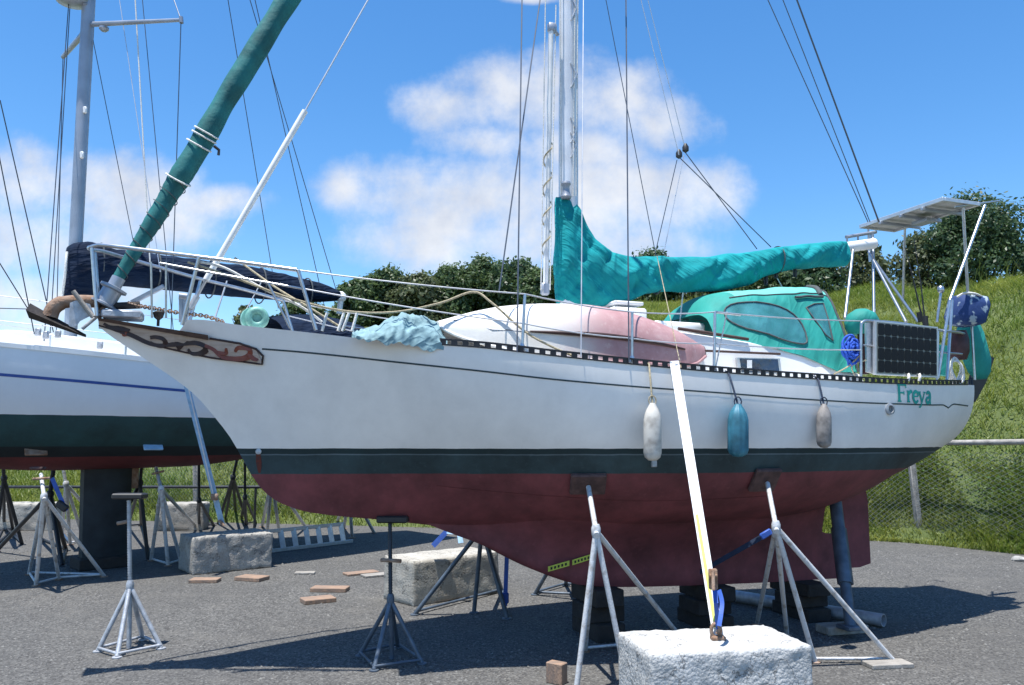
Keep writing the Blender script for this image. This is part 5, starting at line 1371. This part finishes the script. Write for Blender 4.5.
# long steel pipe
e0 = G(884, 628); e0.z = .072; dirp = (G(700,596) - e0); dirp.z = 0; dirp.normalize(); e1 = e0 + dirp*2.3
pm = MB(); a_ = [e0, e1]; pm.tube(a_, .062, 18, caps=False); pm.tube([e0 + dirp*.002, e1], .052, 18, caps=False)
ring = MB()
for p_ in (e0, e1):
    pass
pa_ = dirp.orthogonal().normalized(); pb_ = dirp.cross(pa_)
for p_ in (e0 - dirp*.0005, e1 + dirp*.0005): pm.loft([[p_ + (pa_*math.cos(t)+pb_*math.sin(t))*r_ for t in [2*math.pi*k_/18 for k_ in range(18)]] for r_ in (.062,.052)], caps=False)
tag(pm.build('steel_pipe', 'galv'), 'thick grey steel pipe lying on the gravel under the stern', 'pipe')
tag(MB().bbox(G(891,667) + Vector((-.02,.02,.018)), (.36,.17,.036), rotz(R(8)), .005).build('plank', 'plank_grey', smooth=False), 'flat grey plank under the outer foot of the right stand', 'plank')
# keel blocks
for px, py, a_, H_, lb in ((598, 628, FB.ang, None, 'stacked dark timber under the front of the keel'), (705, 612, FB.ang, None, 'stacked dark timber under the middle of the keel'), (800, 604, FB.ang, None, 'stacked dark timber under the heel of the keel')):
    aK, _ = FB.at(px, 585, 0); zk = interp(KB, aK); n = 3; h = zk/n
    th_ = thing('keel_timber', lb, 'timber stack', W(aK, 0, 0), FB.ang, 'timber stacks under the keel')
    for i in range(n):
        mm = MB().bbox(W(aK + random.uniform(-.02,.02), 0, h*(i+.5)), ((.28,.60,h*.985) if i % 2 == 0 else (.36,.40,h*.985)), rotz(FB.ang + R(random.uniform(-3,3))), .008); mm.build('baulk', 'timber_dark', th_, smooth=False)

# loose boards and bricks
BRD = [(205,582,.36,.20,.045,3,'plank_brown','reddish board lying on the gravel in front of the cracked concrete block'),
       (252,580,.38,.24,.05,-18,'plank_brown','thick brown board lying between the cracked block and the red boat'),
       (305,574,.27,.14,.03,6,'plank_grey','small thin board lying alone in the middle of the loose boards'),
       (330,591,.44,.20,.05,-4,'plank_brown','pinkish brown board, the upper of the two lying closest to the dark stand'),
       (318,602,.36,.22,.05,30,'plank_brown','brown board in front of the pinkish one, nearest of the loose boards'),
       (361,574,.46,.20,.03,34,'plank_brown','brown board left of the cream block, one of a pair'),
       (377,576,.40,.20,.03,32,'plank_grey','greyish board tucked against the cream block')]
for px, py, l, w, h, a_, mt, lb in BRD:
    tag(MB().bbox(G(px, py) + Vector((0,0,h/2)), (l, w, h), rotz(R(a_)), .006).build('board', mt, smooth=False), lb, 'board', 'loose boards on the gravel')
tag(MB().bbox(G(557, 684) + Vector((0,.03,.075)), (.14,.09,.15), rotz(R(-35)), .006).build('wood_offcut', 'plank_brown', smooth=False), 'short wooden offcut standing upright beside the front stand', 'offcut')

# ladder on its edge
l0, l1 = G(269, 553), G(358, 542); ld = (l1 - l0).normalized(); up_ = Vector((0,.10,.34))
lad = thing('ladder', 'aluminium ladder lying on its edge behind the bow', 'ladder', (l0+l1)/2)
l0 = l0 - ld*.6
for z_, nm in ((Vector((0,0,.03)), 'rail'), (up_, 'rail')):
    e_ = -.12 if z_ is not up_ else -.35
    m = MB(); a_, b_ = l0 + z_, l1 + z_ + ld*e_; m.bbox((a_+b_)/2, ((b_-a_).length, .03, .06), rotz(math.atan2(ld.y, ld.x)), .006); m.build(nm, 'alu', lad, smooth=False)
nst = 9; LL = (l1 - l0).length - .2
for i in range(nst):
    q_ = l0 + ld*(.12 + LL*i/nst); m = MB(); m.ribbon([q_ + Vector((0,0,.05)), q_ + up_ - ld*.10], .085, .02, (0,-1,.3)); m.build('rung', 'alu', lad, smooth=False)

# caution paper strip on the keel
pt_ = []
ys = MB(); ink = MB()
for x0, y0, x1, y1 in ((545,568,566,562),(569,561.5,588,555.5)):
    q_ = [PT(x, y, -.155 + 0) for x, y in ((x0,y0-2.6),(x1,y1-2.6),(x1,y1+2.6),(x0,y0+2.6))]
    ys.add([p - FB.ay*.075 for p in q_] + [p - FB.ay*.071 for p in q_], [(0,1,2,3),(4,7,6,5),(0,4,5,1),(1,5,6,2),(2,6,7,3),(3,7,4,0)])
    for k_ in range(5):
        u0 = .10 + .17*k_; c_ = [q_[0].lerp(q_[1], u0).lerp(q_[3].lerp(q_[2], u0), v) - FB.ay*.078 for v in (.25,.75)]; c2_ = [q_[0].lerp(q_[1], u0+.09).lerp(q_[3].lerp(q_[2], u0+.09), v) - FB.ay*.078 for v in (.25,.75)]
        ink.add([c_[0], c2_[0], c2_[1], c_[1]], [(0,1,2,3)])
pap = thing('paper_strip', 'yellow and black printed strip stuck on the red keel beside the front stand', 'sticker', PT(566,566,-.23)); ys.build('paper', 'paper_yellow', pap, smooth=False); ink.build('print', 'ink', pap, smooth=False)

# ================================================================== straps
def tie(label, a_, b_, w, mt, nrm, group='tie down straps', extras=None, sagd=0):
    t = thing('tie_strap', label, 'strap', Vector(b_))
    MB().ribbon(sag(a_, b_, sagd, 8) if sagd else [a_, Vector(a_).lerp(Vector(b_), .5), b_], w, .004, nrm).build('webbing', mt, t, smooth=False)
    return t
top = sheer_pt(FB.at(676, 368, -1.33)[0], .05, .012); bot = P(718, 635, 5.30)
t = tie('wide white strap from the rail of the boat down to the white concrete block', top - FB.ax*.020, bot - FB.ax*.016, .040, 'strap_white', (-.25,-1,.15))
MB().ribbon([top + FB.ax*.023, top.lerp(bot,.5) + FB.ax*.022, bot + FB.ax*.018], .036, .004, (-.25,-1,.15)).build('webbing', 'strap_white', t, smooth=False)
MB().ribbon([sheer_pt(FB.at(676,368,-1.33)[0], .05, -.1), top + Vector((0,0,.012)), top + Vector((0,-.01,-.02))], .08, .004, (0,-.3,1)).build('rail_loop', 'strap_white', t, smooth=False)
MB().ribbon([top.lerp(bot, .62) + Vector((-.015,-.008,0)), bot + Vector((-.015,-.010,.05))], .020, .003, (-.25,-1,.15)).build('webbing', 'strap_yellow', t, smooth=False)
MB().ribbon([P(713,572,5.33), P(716,603,5.22), bot + Vector((0,-.012,.04))], .03, .004, (0,-1,.1)).build('webbing', 'strap_blue', t, smooth=False)
m = MB(); m.bbox(P(713,579,5.27), (.055,.03,.13), None, .012); m.tube([P(709,576,5.25), P(717,576,5.25)], .014, 8); m.tube([P(713,571,5.25), P(713.5,590,5.2)], .012, 8); m.build('ratchet', 'rust', t)
m = MB(); m.tube([P(716,634,5.29) + Vector((math.cos(k_)*.03, 0, .02+math.sin(k_)*.045)) for k_ in [i*math.pi/6 for i in range(12)]], .012, 6, closed=True); m.bbox(P(718,638,5.29), (.09,.07,.03), None, .01); m.tube([P(714,622,5.30), P(720,628,5.28), P(717,634,5.28)], .012, 6); m.build('hook', 'rust', t)
m = MB(); m.ribbon(catmull([P(719,590,5.25), P(722,602,5.2), P(721,614,5.15), P(719,626,5.12)], 5), .028, .004, (-.6,-1,.1)); m.build('loose_end', 'strap_blue', t, smooth=False)
t = tie('dark strap slanting up from under the keel to the right stand', PT(700, 572, -.55), P(776, 529, 6.7), .05, 'strap_dark', (.2,-1,.6))
MB().bbox(P(766,534,6.68), (.10,.03,.05), Matrix.Rotation(R(-30),3,'Y'), .01).build('ratchet', 'strap_blue', t)
t = tie('pale blue strap from the neighbouring boat down to the cracked block', P(186, 383, 10.75), P(222, 524, 11.45), .085, 'strap_pale_blue', (-.2,-1,.2))
MB().ribbon([P(188,386,10.73), P(215,502,11.3)], .016, .003, (-.2,-1,.2)).build('webbing', 'strap_white', t, smooth=False)
m = MB(); m.bbox(P(214.5,497,11.25), (.10,.04,.09), None, .012); m.tube([P(219,520,11.4), P(224,526,11.4)], .02, 8); m.build('ratchet', 'rust', t)
t = tie('blue ratchet strap hanging from the far stand behind the cream block', P(507, 552, 8.7), P(505, 606, 8.6), .045, 'strap_blue', (-.2,-1,.1))
MB().bbox(P(505,598,8.58), (.08,.05,.11), None, .015).build('ratchet', 'strap_blue', t)
t = tie('blue strap end fixed on top of the cream block', P(447, 531, 9.35), P(433, 546, 9.25), .06, 'strap_blue', (.3,-1,.3))
MB().ribbon([P(447,531,9.35), P(459,533,9.3), P(461,543,9.25)], .06, .004, (.3,-1,.3)).build('webbing', 'strap_pale_blue', t, smooth=False)
t = tie('dark blue strap bundle hanging by the white stand at far left', P(52, 478, 10.6), P(66, 511, 10.5), .06, 'strap_blue', (-.2,-1,.1))
MB().bbox(P(62,506,10.5), (.16,.06,.09), Matrix.Rotation(R(35),3,'Y'), .02).build('ratchet', 'black_plastic', t)

# ================================================================== the neighbouring boat at left
NANG = R(43)
ax2 = Vector((math.cos(NANG), math.sin(NANG), 0))
mast_xy = P(73, 300, 11.5); mast_xy.z = 0
NB = Boat((mast_xy - ax2*4.3)[:2], NANG)
NB.b = lambda a: interp([(0,.02),(1,.55),(2,.98),(3,1.30),(4.3,1.55),(6,1.62),(8,1.42),(9.6,1.05),(10.4,.85)], a)
NB.zs = lambda a: interp([(0,3.22),(2,3.06),(4.3,2.92),(6,2.84),(8,2.80),(10.4,2.82)], a)
NB.zc = lambda a: min(interp([(0,3.1),(.5,2.5),(1,2.05),(2,1.66),(3,1.48),(4.3,1.40),(6,1.42),(7.5,1.62),(9,2.02),(10.4,2.45)], a), NB.zs(a)-.02)
NB.pq = lambda a: (interp([(0,1.2),(2,1.9),(4,2.9),(7,3.0),(10.4,2.4)], a), interp([(0,1.0),(2,.75),(4,.58),(10.4,.55)], a))
NR = thing('sailing_boat', 'pale sailing boat with dark bottom and navy boom cover, standing behind at left', 'sailing boat', NB.W(5, 0, 0), NANG)
W2, PT2 = NB.W, NB.pt
s2 = [i*.2 for i in range(53)]
NB.hull_mesh(s2, 22).build('hull', 'neighbour_hull_paint', NR, angle=50)
NB.deck_mesh(s2, .0, .99, .05).build('deck', 'white_deck', NR)
m = MB(); vs_l = []
for i in range(81):
    a = lerp(.3, 10.2, i/80); z = NB.zs(a) - .36
    vs_l += [W2(a, -NB.half(a, z+.018) - .004, z+.018), W2(a, -NB.half(a, z-.018) - .004, z-.018)]
m.add(vs_l, [(2*i, 2*i+1, 2*i+3, 2*i+2) for i in range(80)]); m.build('blue_stripe', 'stripe_blue', NR, smooth=False)
m = MB()
for sd in (-1, 1): m.loft([[W2(a, sd*(NB.b(a)+.012), NB.zs(a)-.02), W2(a, sd*(NB.b(a)+.012), NB.zs(a)+.035), W2(a, sd*(NB.b(a)-.04), NB.zs(a)+.035), W2(a, sd*(NB.b(a)-.04), NB.zs(a)-.02)] for a in s2])
m.build('toe_rail', 'white_gel', NR, smooth=False)
# fin keel and red edge of the rudder skeg
ka, kb = NB.at(80, 500, 0)[0], NB.at(129, 500, 0)[0]
m = MB(); rg = []
for i in range(13):
    u = i/12; a = lerp(ka, kb, u); th = .17*math.sin(math.pi*min(1, .12+.86*u))**.6
    rg.append([W2(a, -th, 1.55), W2(a + .05, -th*.9, .16), W2(a + .05, th*.9, .16), W2(a, th, 1.55)])
m.loft(rg); m.build('fin_keel', 'keel_dark', NR, angle=50)
m = MB(); m.bbox(W2(kb + .06, 0, 1.32), (.10,.08,.42), rotz(NANG), .01); m.build('keel_fairing', 'rust', NR)
tag(MB().bbox(W2((ka+kb)/2, 0, .08), (.7,.5,.155), rotz(NANG), .01).build('keel_timber', 'timber_dark', smooth=False), 'dark timber baulk under the fin keel of the neighbouring boat', 'timber', 'timber under the keels')
for px, py, w, h, mt, nm in ((36,451,.26,.13,'rust','support_pad'), (153,446,.26,.13,'strap_pale_blue','hull_patch')):
    t = -1.2
    for _ in range(20):
        a, z = NB.at(px, py, t); t = lerp(t, -(NB.half(a, z)+.02), .6)
    MB().bbox(W2(a, t, z), (w,.03,h), rotz(NANG) @ Matrix.Rotation(R(-35),3,'X'), .008).build(nm, mt, NR)
# coachroof with windows
rg = []
for i in range(25):
    u = i/24; a = lerp(2.6, 8.0, u); h = interp([(2.6,.55),(4,.85),(6,.98),(8,.9)], a); zt = NB.zs(a) + .05 + .26*sst(2.5, 3.6, a); zb = NB.zs(a) - .05
    near = [W2(a, -h, zb), W2(a, -h+.06, zt-.03), W2(a, -h+.14, zt), W2(a, 0, zt+.07)]
    rg.append(near + [p - NB.ay*2*(p-NB.o).dot(NB.ay) for p in near[-2::-1]])
MB().loft(rg).build('cabin_trunk', 'white_gel', NR, angle=40)
# mast, spreaders, radar, boom and cover
mt0 = W2(4.3, 0, NB.zs(4.3) + .25); mtop = P(88.5, 0, 11.5); mend = mt0 + (mtop - mt0)*2.0
m = MB(); m.tube([mt0.lerp(mend, i/8) for i in range(9)], [.088]*7 + [.075,.06], 14); nmast = m.build('mast', 'mast_grey', NR)
m = MB(); m.ribbon([mt0.lerp(mend, t) + ax2*.09 for t in (.05,.5,.97)], .03, .012, ax2); m.build('sail_track', 'galv', nmast)
m = MB(); m.tube([P(90, 24.5, 11.5), P(181, 20, 10.7)], [.04,.026], 10); m.tube([P(181,17,10.7), P(181.5,23,10.7)], .03, 8); m.build('spreader', 'mast_grey', nmast)
m = MB(); m.tube([P(85, 32, 11.5), P(63, 57, 12.4)], [.045,.035], 10); m.build('spreader', 'mast_grey', nmast)
m = MB(); q = P(104, 28, 11.4); m.lathe(q - Vector((0,0,.05)), [(.04,0),(.07,.03),(.07,.06),(.03,.08)], n=12); m.build('deck_light', 'mast_grey', nmast)
m = MB(); q = P(72, 1, 11.4); m.lathe(q, [(.05,-.05),(.22,-.02),(.26,.08),(.22,.18),(.05,.22)], n=20); m.tube([q + Vector((.2,0,-.02)), P(86, 8, 11.5)], .035, 8); m.build('radar_dome', 'mast_grey', nmast)
for py in (110, 155): 
    m = MB(); m.bbox(P(80+(155-py)*.07+2, py, 11.42), (.05,.05,.10), None, .01); m.build('mast_fitting', 'white_paint', nmast)
dB = ax2
bo0, bo1 = P(66, 264, 11.4), P(340, 297.5, 14.35)
MB().tube([bo0, bo1], .07, 10).build('boom', 'mast_grey', NR)
bl_ = bo1 - bo0; bn = bl_.normalized(); bs = Vector((bn.y, -bn.x, 0)).normalized(); rg = []
CV = [(0,.2,.26),(.02,.2,.33),(.06,.2,.36),(.10,.2,.36),(.14,.2,.31),(.2,.2,.32),(.4,.2,.33),(.6,.2,.33),(.8,.18,.27),(.93,.15,.20),(1,.10,.08)]
for i in range(71):
    u = i/70; c = bo0 + bl_*u; up_h = interp([(a, c_) for a, b_, c_ in CV], u); dn_h = interp([(0,.52),(.02,.62),(.085,.58),(.115,.26),(.2,.23),(.6,.20),(.9,.13),(1,.06)], u); wd = interp([(0,.08),(.02,.20),(.08,.24),(.3,.24),(1,.13)], u); q = []
    for k_ in range(20):
        th = 2*math.pi*k_/20; zz = math.cos(th); z_ = up_h*zz if zz > 0 else dn_h*zz
        nn_ = noise.noise(Vector((u*22 + z_*3, z_*3 - u*4, 2 if math.sin(th) > 0 else 6)))*.05
        q.append(c + bs*(math.sin(th)*wd + math.copysign(nn_, math.sin(th))) + Vector((0,0,z_*(1+nn_))))
    rg.append(q)
ncv = MB().loft(rg).build('boom_cover', 'navy_canvas', NR, angle=80)
for u in (.10,.28,.47,.66,.85):
    c = bo0 + bl_*u; hh = interp([(a, c_) for a, b_, c_ in CV], u); MB().tube([c + bs*(math.sin(t)*.25) + Vector((0,0,(hh+.02)*math.cos(t) if math.cos(t) > 0 else .27*math.cos(t))) for t in [2*math.pi*k_/20 for k_ in range(20)]], .012, 5, closed=True).build('lashing', 'canvas_edge', ncv)
m = MB(); m.tube(catmull([P(67,252,11.3), P(66,262,11.25), P(65,275,11.25), P(63,290,11.3), P(62,297,11.3)], 5), .018, 6); m.build('white_lashing', 'rope_white', ncv)
m = MB(); m.lathe(P(341,297,14.3), [(.03,-.10),(.09,-.05),(.09,.05),(.03,.10)], n=10); m.tube([P(341,300,14.3), P(339,314,14.3)], .05, 8); m.build('sheet_block', 'white_paint', NR)
# wires
RG2 = [((16,330),-1.3,(-30,100),-.6),((37,300),-1.4,(0,100),-.7)]
def wire(a_, b_, r_=.007, mt='wire', name='stay'): return MB().tube([a_, b_], r_, 5).build(name, mt, NR)
def ext(a_, b_, k_): return a_ + (b_ - a_)*k_
wire(ext(P(66,40,11.3), P(47,300,10.6), 1.14), ext(P(47,300,10.6), P(66,40,11.3), 1.4)); wire(ext(P(70,5,11.6), P(52,302,11.2), 1.12), ext(P(52,302,11.2), P(70,5,11.6), 1.4)); wire(P(56.2,336,12.4), P(63,57,12.4))
wire(ext(P(0,100,9.4), P(46,300,10.2), 1.17), P(0,100,9.4)); wire(ext(P(-6,130,9.2), P(24,282,9.8), 1.36), P(-6,130,9.2))
wire(P(150,262,11.0), ext(P(150,262,11.0), P(135,-4,11.2), 1.3), .010, 'rope_white', 'halyard')
wire(ext(P(121,10,11.3), P(148,190,11.0), 1.42), ext(P(148,190,11.0), P(121,10,11.3), 1.2), .006, 'wire_pale'); wire(ext(P(148,60,11.1), P(162,210,10.9), 1.85), ext(P(162,210,10.9), P(148,60,11.1), 1.8), .006)
wire(P(171,330,10.7), P(181,20,10.7)); wire(ext(P(181,20,10.7), P(174,0,10.9), -.0), ext(P(181,20,10.7), P(174,0,10.9), 8))
wire(P(133,240,12.5), P(93,40,11.5), .006)
for (x0, y0, x1, y1, Y0, Y1) in ((270,258,228,0,15.5,13.5),(323,300,255,0,15.8,13.0),(345,320,250,0,15.8,13.5)):
    wire(ext(P(x1,y1,Y1), P(x0,y0,Y0), 1.22), ext(P(x0,y0,Y0), P(x1,y1,Y1), 1.4), .008)
wire(P(-10,247.5,9.4), P(28,309,9.9)); wire(P(-12,308,9.2), P(28,309,9.9), .006)
# rails and stanchions
lt, lm = [], []
for i, a in enumerate((1.4, 3.0, 4.6, 6.2, 7.8, 9.2, 10.2)):
    b_ = NB.b(a) - .06; p0 = W2(a, -b_, NB.zs(a)); p1 = W2(a, -b_, NB.zs(a)+.62)
    m = MB(); m.tube([p0, p1], .013, 8); m.build('stanchion', 'stainless', NR)
    m = MB(); m.tube([W2(a, b_, NB.zs(a)), W2(a, b_, NB.zs(a)+.62)], .013, 8); m.build('stanchion', 'stainless', NR); lt.append(p1); lm.append(p0.lerp(p1, .5))
for ln in (lt, lm):
    m = MB(); m2 = MB()
    for i in range(len(ln)-1):
        m.tube([ln[i], ln[i+1]], .005, 5); m2.tube([p - NB.ay*2*(p-NB.o).dot(NB.ay) for p in (ln[i], ln[i+1])], .005, 5)
    m.build('life_line', 'wire_pale', NR); m2.build('life_line', 'wire_pale', NR)
m = MB()
for sd in (-1, 1):
    for a in (8.4, 9.4, 10.2): m.tube([W2(a, sd*(NB.b(a)-.06), NB.zs(a)), W2(a, sd*(NB.b(a)-.08), NB.zs(a)+.9)], .014, 8)
    m.tube([W2(a, sd*(NB.b(a)-.08), NB.zs(a)+.9) for a in (8.0, 8.4, 9.4, 10.2)], .014, 8)
m.tube([W2(10.2, -.78, NB.zs(10.2)+.9), W2(10.2, .78, NB.zs(10.2)+.9)], .014, 8); m.build('pushpit', 'stainless', NR)
# folded dark spray hood over the companionway and a grey awning arm
rg = []
for i in range(15):
    u = i/14; a = lerp(7.2, 9.2, u); hgt = .34*math.sin(math.pi*(u*.8+.12))**.6; q = []
    for k_ in range(17):
        th = math.pi*k_/16; q.append(W2(a, -1.0*math.cos(th), NB.zs(a)+.12 + (hgt+.78)*math.sin(th)**.6))
    rg.append(q)
MB().loft(rg, closed=False).build('spray_hood', 'navy_canvas', NR, angle=70)
m = MB(); m.bbox((P(135,303,11.9)+P(160,286,12.3))/2, ((P(135,303,11.9)-P(160,286,12.3)).length,.05,.07), Matrix.Rotation(R(-28),3,'Y'), .01); m.build('boom_strut', 'mast_grey', NR)
m = MB()
for x, y in ((134,283),(212,283)): pass
m.tube([P(227,281,12.6), P(215,318,12.4)], .014, 6); m.tube([P(262,281,13), P(245,312,12.8)], .01, 6); m.build('sheets', 'wire_pale', NR)
# genoa car track and small fittings along the side deck
m = MB(); m.ribbon([W2(a, -NB.b(a)+.28, NB.zs(a)+.06) for a in (3.6, 4.6, 5.6, 6.6)], .04, .03, (0,0,1)); m.build('car_track', 'mast_grey', NR)
for x, y, Y in ((38,332,10.2),(46,335,10.2),(58,334,10.3),(100,345,10.6)): MB().bbox(P(x, y, Y), (.07,.05,.10), None, .015).build('deck_fitting', 'galv', NR)


# ------------------------------------------------------------------ done
for o in list(bpy.data.objects):
    if o.type == 'MESH' and o.parent is None and 'label' not in o and 'kind' not in o: print('UNLABELLED', o.name)
